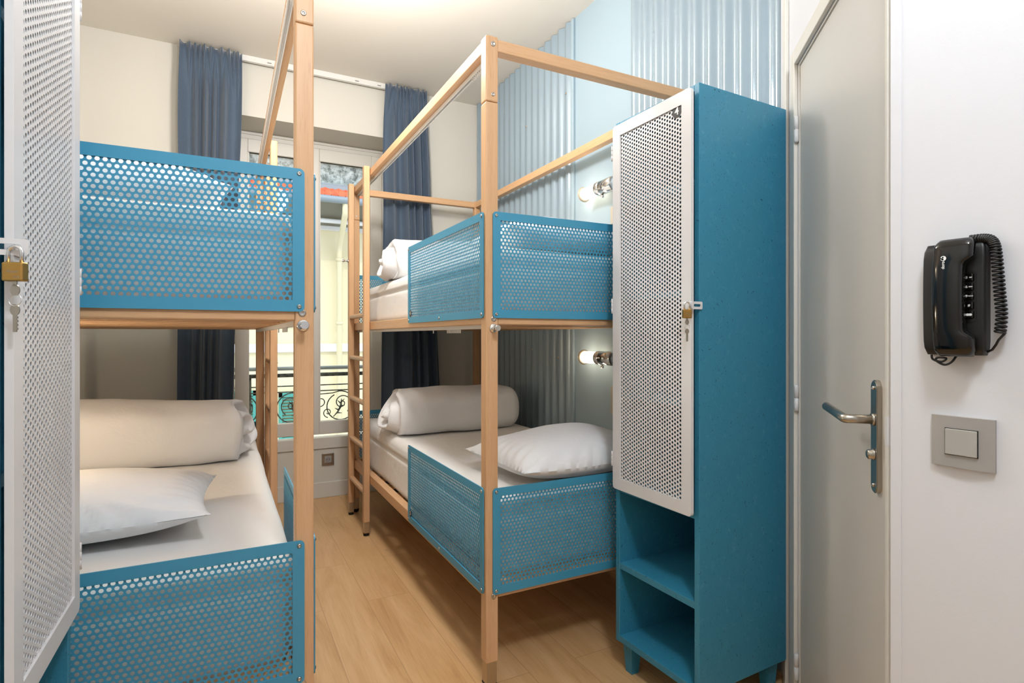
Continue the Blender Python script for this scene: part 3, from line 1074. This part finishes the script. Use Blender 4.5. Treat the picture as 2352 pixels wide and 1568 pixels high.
# ------------------------------------------------------------------ lockers
LW, LDp, LH = 0.366, 0.395, 1.868
locker_sheet = perf_mesh(LW - 0.075, 1.229 - 0.075, 0.0125, 0.0080, 0.0012, True)
locker_sheet.materials.append(MAT['white_steel'])
def locker(label, loc, rz, hinge_start, ajar, hz, digit):
    t = thing('locker', label, 'locker', loc, rz, 'blue lockers')
    B = 0.019
    # carcass
    MB().box(0, B, 0, LDp, 0.101, LH, 0.0015).build('side_panel', 'blue_chipboard', t)
    MB().box(LW - B, LW, 0, LDp, 0.101, LH, 0.0015).build('side_panel', 'blue_chipboard', t)
    MB().box(B, LW - B, 0.0005, LDp, LH - B, LH - 0.0005, 0.001).build('top_panel', 'blue_chipboard', t)
    MB().box(B, LW - B, 0.0005, LDp, 0.102, 0.123, 0.001).build('bottom_panel', 'blue_chipboard', t)
    MB().box(B, LW - B, LDp - 0.006, LDp - 0.0005, 0.12, LH - B).build('back_panel', 'blue_chipboard', t)
    for z in (0.350, 0.611):
        MB().box(B, LW - B, 0.001, LDp - 0.006, z, z + 0.021, 0.001).build('shelf', 'blue_chipboard', t)
    for z in (0.93, 1.26, 1.580):
        MB().box(B, LW - B, 0.012, LDp - 0.006, z, z + 0.019, 0.001).build('shelf', 'blue_chipboard', t)
    for (a, da) in ((0.018, -0.012), (LW - 0.062, 0.012)):
        for (b, db) in ((0.016, -0.010), (LDp - 0.06, 0.01)):
            vs = []
            for z, s in ((0.1015, 0.0), (0.0, 1.0)):
                wdt = 0.044 - 0.014 * s
                x0 = a + (0.007 * s) + da * s * 0.0; y0 = b + (0.007 * s)
                for (p, q) in ((0, 0), (wdt, 0), (wdt, wdt), (0, wdt)):
                    vs.append((x0 + p, y0 + q, z))
            fs = [(0, 1, 2, 3), (7, 6, 5, 4), (0, 4, 5, 1), (1, 5, 6, 2), (2, 6, 7, 3), (3, 7, 4, 0)]
            MB().add(vs, fs).build('leg', 'blue_chipboard', t)
    # door
    DW = LW - 0.007; z0, z1 = 0.623, 1.853
    dd = MB()
    ax = 0.0 if hinge_start else LW
    sgn = 1 if hinge_start else -1
    Md = Matrix.Translation((ax, -0.0035, 0)) @ Matrix.Rotation(-sgn * R(ajar), 4, 'Z')
    if not hinge_start:
        Md = Md @ Matrix.Translation((-DW, 0, 0))
    ring_panel(dd, DW, z1 - z0, 0.038, 0.011, 0.0, -0.010, Md @ Matrix.Translation((0, 0, z0)))
    d = dd.build('door', 'white_steel', t)
    s = link('perforated_sheet', locker_sheet, d)
    s.matrix_local = Md @ Matrix.Translation((0.0375, -0.006, z0 + 0.0375))
    for z in (1.765, 1.243, 0.722):
        h = MB()
        hx = -0.0048 if hinge_start else DW + 0.0045
        h.lathe((hx, -0.0085, z - 0.025), (0, 0, 1), [(0, 0.0036), (0.0165, 0.0036), (0.017, 0.003), (0.0175, 0.0036), (0.033, 0.0036), (0.0335, 0.003), (0.034, 0.0036), (0.050, 0.0036)], 12, Md)
        h.build('hinge', 'white_steel', d)
    # hasp tabs
    e = DW if hinge_start else 0.0
    s_ = 1 if hinge_start else -1
    tb = MB()
    tb.box(e - s_ * 0.034, e + s_ * 0.001, -0.013, -0.0105, hz - 0.0105, hz + 0.0105, 0.001, Md)
    tb.box(e - s_ * 0.012, e + s_ * 0.001, -0.036, -0.0105, hz - 0.0105, hz + 0.0105, 0.001, Md) if False else None
    tb.build('hasp', 'white_steel', d)
    tb = MB()
    Mb = Matrix.Identity(4)
    ee = LW if hinge_start else 0.0
    # staple plate standing out from the carcass past the door edge
    pts_plate = ring_panel(MB(), 0.042, 0.022, 0.0072, 0.004, -0.001, 0.001, Matrix.Translation((ee + s_ * 0.003, -0.034, hz - 0.011)) @ Matrix.Rotation(PI / 2, 4, 'Z'), irad=0.0034)
    pts_plate.build('hasp', 'white_steel', t)
    if digit:
        nx = (DW - 0.059) if hinge_start else 0.055
        number_plate(d, digit, Md @ Matrix.Translation((nx, -0.0065, 1.803)), 0.040)
    return t

lockR = locker('tall blue chipboard locker with white perforated door numbered 4, beside the room door', (1.200, 1.555, 0), math.atan2(-0.999, 0.0415), True, 1.9, 1.228, '4')
# left locker: front near corner at (-0.262, 0.958), runs away from the camera
lockL = locker('tall locker cut off by the left edge of the photo, with white perforated door', (-0.262, 0.958, 0), R(90 - 1.2), False, 0.4, 1.257, None)

def padlock(label, loc, rz, klabel):
    t = thing('padlock', label, 'padlock', loc, rz, 'brass padlocks')
    b = MB()
    w, h, d = 0.0260, 0.0250, 0.012
    b.box(-w / 2, w / 2, -d / 2, d / 2, -h, 0, 0.0022, None, 3)
    bd = b.build('padlock_body', 'brass', t)
    pts = [(-0.0082, 0, -0.002)]
    for k in range(13):
        a = PI - PI * k / 12
        pts.append((0.0082 * math.cos(a), 0, 0.0125 + 0.0082 * math.sin(a)))
    pts.append((0.0082, 0, -0.002))
    MB().tube(pts, 0.0023, 12).build('shackle', 'chrome', t)
    for txt, sz, dx, z in (('Master', 0.0052, 0.001, -0.0125), ('lock', 0.0044, 0.006, -0.0195)):
        vs, fs = text_mesh(txt, sz, 0.00005)
        MB().add([(v.x + dx, -d / 2 - 0.0001 - v.z, v.y + z) for v in vs], fs).build('engraving', 'satin_nickel', bd)
    k = thing('key_set', klabel, 'keys', tuple(Vector(loc) + Vector((0, 0, -h))), rz, 'padlock keys')
    def key(mb, zt, dr, s=1):
        # bow + blade hanging down from zt
        n = 18
        pts = [(0.0068 * math.cos(2 * PI * i / n) * 0.85, zt - 0.007 + 0.0075 * math.sin(2 * PI * i / n)) for i in range(n)]
        mb.prism(pts, -0.0009, 0.0009, lambda a, b_, t_: (a, t_ + dr, b_))
        if s > 0:
            mb.box(-0.0024, 0.0024, dr - 0.0009, dr + 0.0009, zt - 0.036, zt - 0.0135, 0.0004)
            for i in range(4):
                mb.box(0.0024, 0.0036, dr - 0.0008, dr + 0.0008, zt - 0.033 + i * 0.005, zt - 0.0305 + i * 0.005)
    m1 = MB(); key(m1, -0.004, 0, 0); m1.box(-0.0024, 0.0024, -0.0009, 0.0009, -0.006, 0.004); m1.build('key', 'satin_nickel', k)
    rg = MB()
    pts = [(0.0075 * math.sin(2 * PI * i / 24), 0.0012 * math.cos(2 * PI * i / 24), -0.0245 + 0.0075 * math.cos(2 * PI * i / 24)) for i in range(25)]
    rg.tube(pts, 0.0006, 8, False); rg.build('key_ring', 'chrome', k)
    m2 = MB(); key(m2, -0.0300, 0.0, 1); m2.build('key', 'satin_nickel', k)
    return t

padlock('brass padlock hanging on the hasp of the locker numbered 4', (1.174, 1.196, 1.216), R(-20), 'keys hanging from the padlock of the locker numbered 4')
padlock('brass padlock hanging on the locker door at the left edge', (-0.241, 0.950, 1.2365), R(-22), 'keys hanging from the padlock at the left edge')

# ------------------------------------------------------------------ reading lamps on the right wall
def wall_lamp(label, z):
    yb = 2.262
    t = thing('wall_lamp', label, 'lamp', (1.64, yb, z), 0, 'bedside wall lamps')
    h = MB()
    h.lathe((0, 0, 0), (0, -1, 0), [(-0.006, 0.031), (0, 0.0345), (0.03, 0.0345), (0.0305, 0.0335), (0.0315, 0.0335), (0.032, 0.0345), (0.12, 0.0345), (0.124, 0.030), (0.125, 0.012)], 32)
    h.build('lamp_body', 'chrome', t)
    g = MB()
    g.lathe((0, 0, 0), (0, 1, 0), [(0.004, 0.026), (0.01, 0.029), (0.11, 0.030), (0.116, 0.029), (0.120, 0.024), (0.122, 0.010)], 28)
    g.build('lamp_glass', 'lamp_glass', t)
    r_ = MB()
    r_.lathe((0, 0, 0), (0, 1, 0), [(0.118, 0.031), (0.121, 0.037), (0.125, 0.0385), (0.129, 0.037), (0.130, 0.031)], 32)
    r_.build('glass_rim', 'plate_beige', t)
    s = MB()
    s.lathe((0, -0.030, -0.033), (0, 0, -1), [(0, 0.006), (0.005, 0.006), (0.006, 0.009), (0.012, 0.009), (0.0125, 0.0075), (0.016, 0.007)], 16)
    s.box(-0.009, 0.009, -0.034, -0.026, -0.049, -0.042, 0.002)
    s.build('switch_knob', 'chrome', t)
    a = MB()
    a.cyl((0.02, -0.08, 0), (XR - 1.64, -0.08, 0), 0.012, 16)
    a.lathe((XR - 1.64, -0.08, 0), (-1, 0, 0), [(0, 0.036), (0.006, 0.036), (0.008, 0.033)], 28)
    a.build('wall_mount', 'chrome', t)
    light('bulb', 'POINT', (1.63, yb + 0.15, z + 0.0), 0.26, (1.0, 0.80, 0.58), 0.03)
    light('bulb', 'POINT', (1.63, yb - 0.02, z - 0.065), 0.035, (1.0, 0.80, 0.58), 0.02)
    return t
wall_lamp('lit chrome wall lamp above the upper bunk of the right bed', 1.862)
wall_lamp('lit chrome wall lamp above the lower bunk of the right bed', 1.034)
for z0, z1, lb in ((1.69, 1.775, 'upper'), (0.76, 0.895, 'lower')):
    so = thing('lamp_switch_plate', f'beige wall plate below the {lb} chrome lamp, half hidden by the locker', 'wall plate', (XR, 2.19, (z0 + z1) / 2))
    MB().box(-0.010, 0, -0.042, 0.05, -(z1 - z0) / 2, (z1 - z0) / 2, 0.002).build('cover_plate', 'plate_beige', so)
    MB().box(-0.0125, -0.010, -0.025, 0.030, -(z1 - z0) / 2 + 0.016, (z1 - z0) / 2 - 0.016, 0.001).build('rocker', 'switch_key', so)

# ------------------------------------------------------------------ wall phone
ph = thing('wall_phone', 'black corded phone hanging on the white wall at the right', 'telephone', tuple(PW + Vector((0, 0, 0))), RP)
A0 = 0.060   # left edge of the base
PZ = 1.204   # vertical centre
def bow(mb, a0, a1, z0, z1, n0, n1, arc, k=16, r=0.006, wav=None):
    """slab with outline bowed sideways (left edge), rounded vertical edges"""
    vs = []; fs = []
    rings = []
    for j in range(k + 1):
        tz = j / k
        z = z0 + (z1 - z0) * tz
        q = 1 - (2 * tz - 1) ** 2
        nn = n1 + arc * q
        e = min(1, min(tz, 1 - tz) * k / 1.2)
        ins = (1 - e) * r
        l, rt = (a0, a1) if wav is None else wav(tz)
        l += ins; rt -= ins; nn -= ins
        ring = []
        cs2 = 4
        pts = [(l, n0)]
        for c in range(cs2 + 1):
            an = PI - (PI / 2) * c / cs2
            pts.append((l + r + r * math.cos(an), nn - r + r * math.sin(an)))
        for c in range(cs2 + 1):
            an = PI / 2 - (PI / 2) * c / cs2
            pts.append((rt - r + r * math.cos(an), nn - r + r * math.sin(an)))
        pts.append((rt, n0))
        for (a, nnn) in pts:
            ring.append(len(vs)); vs.append((a, -nnn, z))
        rings.append(ring)
    m = len(rings[0])
    for j in range(k):
        for i in range(m):
            i2 = (i + 1) % m
            fs.append((rings[j][i], rings[j][i2], rings[j + 1][i2], rings[j + 1][i]))
    fs.append(tuple(rings[0][::-1])); fs.append(tuple(rings[-1]))
    mb.add(vs, fs, None, True)
    return mb
bow(MB(), A0, A0 + 0.089, PZ - 0.096, PZ + 0.096, 0.0, 0.022, 0.004, 16, 0.004).build('phone_base', 'black_satin', ph)
def hw(tz):
    # handset outline: wide cups at both ends, slim grip
    e = max(0.0, abs(2 * tz - 1) - 0.55) / 0.14
    e = min(1, e); e = e * e * (3 - 2 * e)
    return (A0 + 0.024, A0 + 0.068 + 0.013 * e)
def handset(mb):
    k = 44
    vs = []; rings = []; fs = []
    for j in range(k + 1):
        tz = j / k
        z = PZ - 0.098 + 0.198 * tz
        l, r_ = hw(tz)
        e = min(1, min(tz, 1 - tz) * k / 3.0)
        e = math.sin(e * PI / 2)
        ins = (1 - e) * 0.010
        arc = 0.010 * (1 - (2 * tz - 1) ** 2)
        n0 = 0.020 + 0.010 * (1 - max(0, abs(2 * tz - 1) - 0.5) * 2)
        n1 = 0.048 + arc - ins * 0.8
        l += ins * 0.6; r_ -= ins * 0.6
        ring = []
        for q in range(22):
            th = 2 * PI * q / 22
            ex = 0.5
            c, s = math.cos(th), math.sin(th)
            x = (l + r_) / 2 + (r_ - l) / 2 * math.copysign(abs(c) ** ex, c)
            y = (n0 + n1) / 2 + (n1 - n0) / 2 * math.copysign(abs(s) ** ex, s)
            ring.append(len(vs)); vs.append((x, -y, z))
        rings.append(ring)
    for j in range(k):
        for i in range(22):
            i2 = (i + 1) % 22
            fs.append((rings[j][i], rings[j][i2], rings[j + 1][i2], rings[j + 1][i]))
    fs.append(tuple(rings[0][::-1])); fs.append(tuple(rings[-1]))
    mb.add(vs, fs, None, True)
    return mb
hs = handset(MB()).build('handset', 'black_gloss', ph)
# maker lettering reads upwards on the handset
vs, fs = text_mesh('doro', 0.0066, 0.0001, 0.0001)
zt = PZ + 0.0555
M = Matrix.Translation((A0 + 0.0430, -0.0562, zt))
MB().add([(-v.y, -v.z, v.x) for v in vs], fs, M).build('lettering', 'white_print', hs)
lg = MB()
for (dz, dx, r_) in ((0.0205, 0.0, 0.0042),):
    n = 20
    lg.prism([(r_ * math.cos(2 * PI * i / n), r_ * math.sin(2 * PI * i / n)) for i in range(n)], 0, -0.0003, lambda a, b, t: (a + dx, t + 0.001, b + dz - 0.009), M)
lg.build('emblem', 'white_print', hs)
lg = MB()
for (dx, dz, r_) in ((-0.0006, 0.0222, 0.0013), (-0.001, 0.0190, 0.0016), (-0.0032, 0.0206, 0.0011)):
    n = 14
    lg.prism([(r_ * math.cos(2 * PI * i / n), r_ * math.sin(2 * PI * i / n)) for i in range(n)], -0.0003, -0.0006, lambda a, b, t: (a + dx, t + 0.001, b + dz - 0.009), M)
lg.build('emblem', 'black_gloss', hs)
# keypad recess and the visible column of keys
kp = MB()
ring_panel(kp, 0.040, 0.086, 0.0028, 0.008, -0.0245, -0.0268, Matrix.Translation((A0 + 0.039, 0, PZ - 0.040)), irad=0.006)
kp.build('keypad_rim', 'black_satin', ph)
kl = [('3', 'DEF'), ('6', 'MNO'), ('9', 'WXYZ'), ('#', ''), ('CO', '')]
for i, (bg_, sm) in enumerate(kl):
    z = PZ + 0.034 - 0.0155 * i
    kb = MB().box(A0 + 0.059, A0 + 0.0755, -0.0305, -0.024, z - 0.0066, z + 0.0066, 0.002).build('phone_key', 'black_gloss', ph)
    q = MB()
    if bg_ == 'CO':
        n = 16
        for dx in (-0.0018, 0.0018):
            q.prism([(0.0026 * math.cos(2 * PI * a / n), 0.0021 * math.sin(2 * PI * a / n)) for a in range(n)], 0, -0.0002 - (0.0001 if dx > 0 else 0), lambda a, b, t: (a + dx, t, b), Matrix.Translation((A0 + 0.0700, -0.0306, z)))
    else:
        vs, fs = text_mesh(bg_, 0.0055, 0.0001, 0.0001)
        q.add([(v.x, -v.z, v.y) for v in vs], fs, Matrix.Translation((A0 + (0.0668 if sm else 0.0700), -0.0307, z)))
        if sm:
            vs, fs = text_mesh(sm, 0.0023, 0.0001, 0.0001)
            q.add([(v.x, -v.z, v.y) for v in vs], fs, Matrix.Translation((A0 + 0.0722, -0.0307, z)))
    q.build('key_print', 'white_print', kb)
# coiled cord
def cord_path():
    ctrl = [(0.066, 0.014, 0.0985), (0.082, 0.014, 0.0985), (0.093, 0.014, 0.095), (0.099, 0.014, 0.084), (0.102, 0.014, 0.060), (0.104, 0.014, 0.030), (0.106, 0.014, 0.0), (0.108, 0.014, -0.030), (0.106, 0.014, -0.058)]
    def at(t):
        t = t * (len(ctrl) - 1); i = min(int(t), len(ctrl) - 2); f = t - i
        P = [Vector(ctrl[max(0, min(len(ctrl) - 1, i + d))]) for d in (-1, 0, 1, 2)]
        return 0.5 * ((2 * P[1]) + (-P[0] + P[2]) * f + (2 * P[0] - 5 * P[1] + 4 * P[2] - P[3]) * f * f + (-P[0] + 3 * P[1] - 3 * P[2] + P[3]) * f ** 3)
    turns = 36; n = turns * 14
    out = []
    for i in range(n + 1):
        t = i / n
        p = at(t); T = (at(min(1, t + 0.01)) - at(max(0, t - 0.01))).normalized()
        N = T.cross(Vector((0, 1, 0))).normalized(); B = T.cross(N)
        a = 2 * PI * turns * t
        q = p + (N * math.cos(a) + B * math.sin(a)) * 0.0066
        out.append((A0 + q.x, -q.y, PZ + q.z))
    return out
cp = cord_path()
tail = [(A0 + 0.104, -0.014, PZ - 0.070), (A0 + 0.100, -0.012, PZ - 0.078), (A0 + 0.094, -0.008, PZ - 0.086), (A0 + 0.087, -0.006, PZ - 0.090)]
head = [(A0 + 0.050, -0.010, PZ + 0.098), (A0 + 0.070, -0.010, PZ + 0.100), (A0 + 0.084, -0.010, PZ + 0.100)]
MB().tube(cp, 0.0020, 7).build('coiled_cord', 'black_satin', ph)
MB().tube([cp[-1]] + tail, 0.0019, 8).build('cord_end', 'black_satin', ph)
lp = [(A0 + 0.022 + 0.012 * math.cos(a) * 1.0 + 0.004 * i, -0.026 - 0.004 * math.sin(a * 0.5), PZ - 0.100 - 0.006 * (1 - math.cos(a * 0.9))) for i, a in enumerate([x * 0.55 for x in range(12)])]
lp = [(A0 + 0.016, -0.030, PZ - 0.096), (A0 + 0.018, -0.030, PZ - 0.104), (A0 + 0.030, -0.028, PZ - 0.108), (A0 + 0.036, -0.026, PZ - 0.102), (A0 + 0.024, -0.026, PZ - 0.101), (A0 + 0.022, -0.028, PZ - 0.106), (A0 + 0.034, -0.028, PZ - 0.113), (A0 + 0.044, -0.026, PZ - 0.108), (A0 + 0.049, -0.020, PZ - 0.097)]
def smooth_path(P, m=6):
    P = [Vector(q) for q in P]; out = []
    for i in range(len(P) - 1):
        A = [P[max(0, min(len(P) - 1, i + d))] for d in (-1, 0, 1, 2)]
        for j in range(m):
            f = j / m
            out.append(0.5 * ((2 * A[1]) + (-A[0] + A[2]) * f + (2 * A[0] - 5 * A[1] + 4 * A[2] - A[3]) * f * f + (-A[0] + 3 * A[1] - 3 * A[2] + A[3]) * f ** 3))
    return out + [P[-1]]
MB().tube(smooth_path(lp), 0.0019, 8).build('cord_end', 'black_satin', ph)

# light switch
ls = thing('light_switch', 'wide metallic light switch on the white wall below the phone', 'light switch', tuple(PW + Vector((0, 0, 0.9575))), RP)
SA = 0.0665
def curved_plate(mb, a0, a1, h, n0, n1, arc, k=12):
    vs = []; fs = []
    for s, nn in ((0, n0), (1, n1)):
        for j in range(k + 1):
            t = j / k
            a = a0 + (a1 - a0) * t
            q = 1 - (2 * t - 1) ** 2
            for zz in (-h / 2, h / 2):
                vs.append((a, -(nn + (arc * q if s else 0)), zz))
    m = 2 * (k + 1)
    for j in range(k):
        a = 2 * j
        fs += [(a, a + 1, a + 3, a + 2), (m + a, m + a + 2, m + a + 3, m + a + 1), (a, a + 2, m + a + 2, m + a), (a + 1, m + a + 1, m + a + 3, a + 3)]
    fs += [(0, m, m + 1, 1), (2 * k, 2 * k + 1, m + 2 * k + 1, m + 2 * k)]
    return mb.add(vs, fs)
curved_plate(MB(), SA, SA + 0.0905, 0.0876, 0, 0.006, 0.004).build('switch_plate', 'grey_metal_paint', ls)
MB().box(SA + 0.0215, SA + 0.0690, -0.0107, -0.004, -0.0232, 0.0232).build('switch_gap', 'dark_hole', ls)
MB().box(SA + 0.0225, SA + 0.0680, -0.0130, -0.004, -0.0222, 0.0222, 0.001).build('switch_rocker', 'switch_key', ls)

# ------------------------------------------------------------------ outside: balcony rail and the house opposite
rl = thing('balcony_railing', 'black wrought iron railing with scrolls outside the window', 'railing', (0, 4.50, 0))
b = MB(); b.box(-0.05, 1.15, -0.02, 0.02, 0.835, 0.862, 0.004); b.build('top_rail', 'old_iron', rl)
b = MB(); b.cyl((-0.05, -0.10, 0.905), (1.15, -0.10, 0.905), 0.014, 16); b.build('safety_bar', 'grey_bar', rl)
for z in (0.768, 0.724, 0.36):
    MB().box(-0.05, 1.15, -0.006, 0.006, z - 0.004, z + 0.004).build('rail_bar', 'old_iron', rl)
for x in (0.175, 1.10):
    MB().box(x - 0.010, x + 0.010, -0.008, 0.008, 0.0, 0.836).build('upright', 'old_iron', rl)
def spiral(mb, cx, cz, r0, r1, a0, turns, r=0.0045, y=0):
    n = int(abs(turns) * 26)
    pts = []
    for i in range(n + 1):
        t = i / n
        a = a0 + turns * 2 * PI * t
        q = r0 + (r1 - r0) * t ** 0.8
        pts.append((cx + q * math.cos(a), y, cz + q * math.sin(a)))
    mb.tube(pts, r, 8)
def scroll_unit(x, sg):
    m = MB()
    spiral(m, x, 0.600, 0.118, 0.100, R(100 if sg > 0 else 80), -sg * 0.95)
    spiral(m, x + sg * 0.01, 0.625, 0.080, 0.012, R(-60 if sg > 0 else 240), sg * 1.35, 0.004)
    m.build('scroll', 'old_iron', rl)
    m = MB()
    spiral(m, x - sg * 0.150, 0.640, 0.058, 0.010, R(90), sg * 1.45, 0.004)
    spiral(m, x - sg * 0.095, 0.555, 0.040, 0.008, R(-90), -sg * 1.2, 0.0038)
    m.tube([(x - sg * 0.150, 0, 0.698), (x - sg * 0.06, 0, 0.703), (x, 0, 0.718)], 0.004, 8)
    m.build('scroll', 'old_iron', rl)
    m = MB()
    m.tube([(x - sg * 0.055, -0.004, 0.520), (x - sg * 0.020, -0.006, 0.560), (x, -0.008, 0.600), (x + sg * 0.005, -0.008, 0.655)], [0.003, 0.006, 0.009, 0.003], 8)
    for (ax_, az, bx_, bz) in ((-0.03, 0.55, 0.01, 0.545), (-0.015, 0.57, -0.045, 0.585), (0.0, 0.60, 0.03, 0.605), (0.0, 0.62, -0.025, 0.645), (0.003, 0.63, 0.028, 0.655)):
        m.tube([(x + sg * ax_, -0.006, az), (x + sg * bx_, -0.010, bz)], [0.007, 0.0015], 7)
    m.build('leaf_ornament', 'old_iron', rl)
    m = MB()
    pts = [(x - sg * 0.02 + 0.014 * math.cos(2 * PI * i / 14), -0.004, 0.470 + 0.018 * math.sin(2 * PI * i / 14)) for i in range(15)]
    m.tube(pts, 0.004, 7, False); m.build('iron_ring', 'old_iron', rl)
for x, sg in ((0.815, 1), (0.465, -1), (0.115, 1), (1.13, -1)):
    scroll_unit(x, sg)

hb = thing('house', 'yellow house opposite the window with red tiled eave and teal shutters', 'building', (0, 8.0, 0))
MB().box(-6, 9, 0, 0.4, -6, 2.72).build('facade', 'facade_yellow', hb)
MB().box(-6, 9, -0.05, 0, 0.93, 1.04, 0.004).build('band', 'facade_band', hb)
MB().box(-6, 9, -0.06, 0, 2.585, 2.64, 0.004).build('cornice', 'facade_band', hb)
e = MB()
e.add([(-6, 0.0, 2.62), (9, 0.0, 2.62), (9, -0.62, 2.83), (-6, -0.62, 2.83), (-6, 0.0, 2.70), (9, 0.0, 2.70), (9, -0.62, 2.87), (-6, -0.62, 2.87)], [(0, 1, 2, 3), (4, 5, 6, 7), (0, 1, 5, 4), (2, 3, 7, 6)])
e.build('eave', 'soffit_grey', hb)
for i in range(24):
    x = -6 + i * 0.62
    MB().box(x, x + 0.07, -0.58, -0.02, 2.62, 2.70, M=None).build('rafter', 'soffit_grey', hb) if False else None
g = MB(); g.cyl((-6, -0.68, 2.862), (9, -0.68, 2.862), 0.046, 16); g.build('gutter', 'gutter_zinc', hb)
g = MB(); g.cyl((-6, -0.30, 2.66), (9, -0.30, 2.66), 0.030, 12); g.build('cable_duct', 'facade_band', hb)
g = MB()
for row in range(3):
    for k in range(92):
        x = -2.4 + k * 0.085 + (0.02 if row % 2 else 0)
        y = -0.70 + row * 0.11
        z = 2.925 + row * 0.040 + 0.004 * math.sin(k * 2.7 + row)
        g.tube([(x, y, z), (x, y + 0.16, z + 0.035)], [0.046, 0.038], 8)
g.build('roof', 'roof_tile', hb)
g = MB(); g.box(-6, 9, -0.42, -0.3, 2.98, 3.11, 0.004); g.box(-6, 9, -0.42, -0.3, 3.11, 3.125); g.build('flashing', 'gutter_zinc', hb)
g = MB(); g.box(-6, 9, -0.28, 0.4, 3.02, 3.50, 0.01); g.box(-6, 9, -0.34, 0.4, 3.42, 3.46, 0.01); g.build('parapet', 'old_concrete', hb)
g = MB(); g.tube([(1.39, -0.66, 2.84), (1.39, -0.64, 2.70), (1.405, -0.40, 2.56), (1.415, -0.16, 2.40), (1.415, -0.10, 2.28), (1.415, -0.10, -6)], 0.037, 14)
g.lathe((1.415, -0.10, 2.16), (0, 0, 1), [(0, 0.05), (0.04, 0.05)], 14)
g.lathe((1.415, -0.10, 1.30), (0, 0, 1), [(0, 0.05), (0.04, 0.05)], 14)
g.build('drainpipe', 'facade_yellow', hb)
for (x0, x1, z0, z1) in ((0.08, 0.385, -1.2, 0.44), (0.655, 0.90, -1.2, 0.40), (0.72, 1.02, 1.30, 2.3)):
    sh = MB()
    sh.box(x0, x0 + 0.04, -0.07, -0.01, z0, z1); sh.box(x1 - 0.04, x1, -0.07, -0.01, z0, z1)
    sh.box(x0, x1, -0.07, -0.01, z1 - 0.06, z1); sh.box(x0, x1, -0.07, -0.01, z0, z0 + 0.06)
    zz = z0 + 0.07
    while zz < z1 - 0.07:
        sh.box(x0 + 0.04, x1 - 0.04, -0.055, -0.02, zz, zz + 0.018)
        zz += 0.04
    sh.build('shutter', 'teal_shutter', hb)
gd = MB().box(-12, 14, 4.6, 12, -6.2, -6.0).build('street', 'asphalt')
tag(gd, 'grey street between the two houses, far below the window', 'street'); gd['kind'] = 'structure'
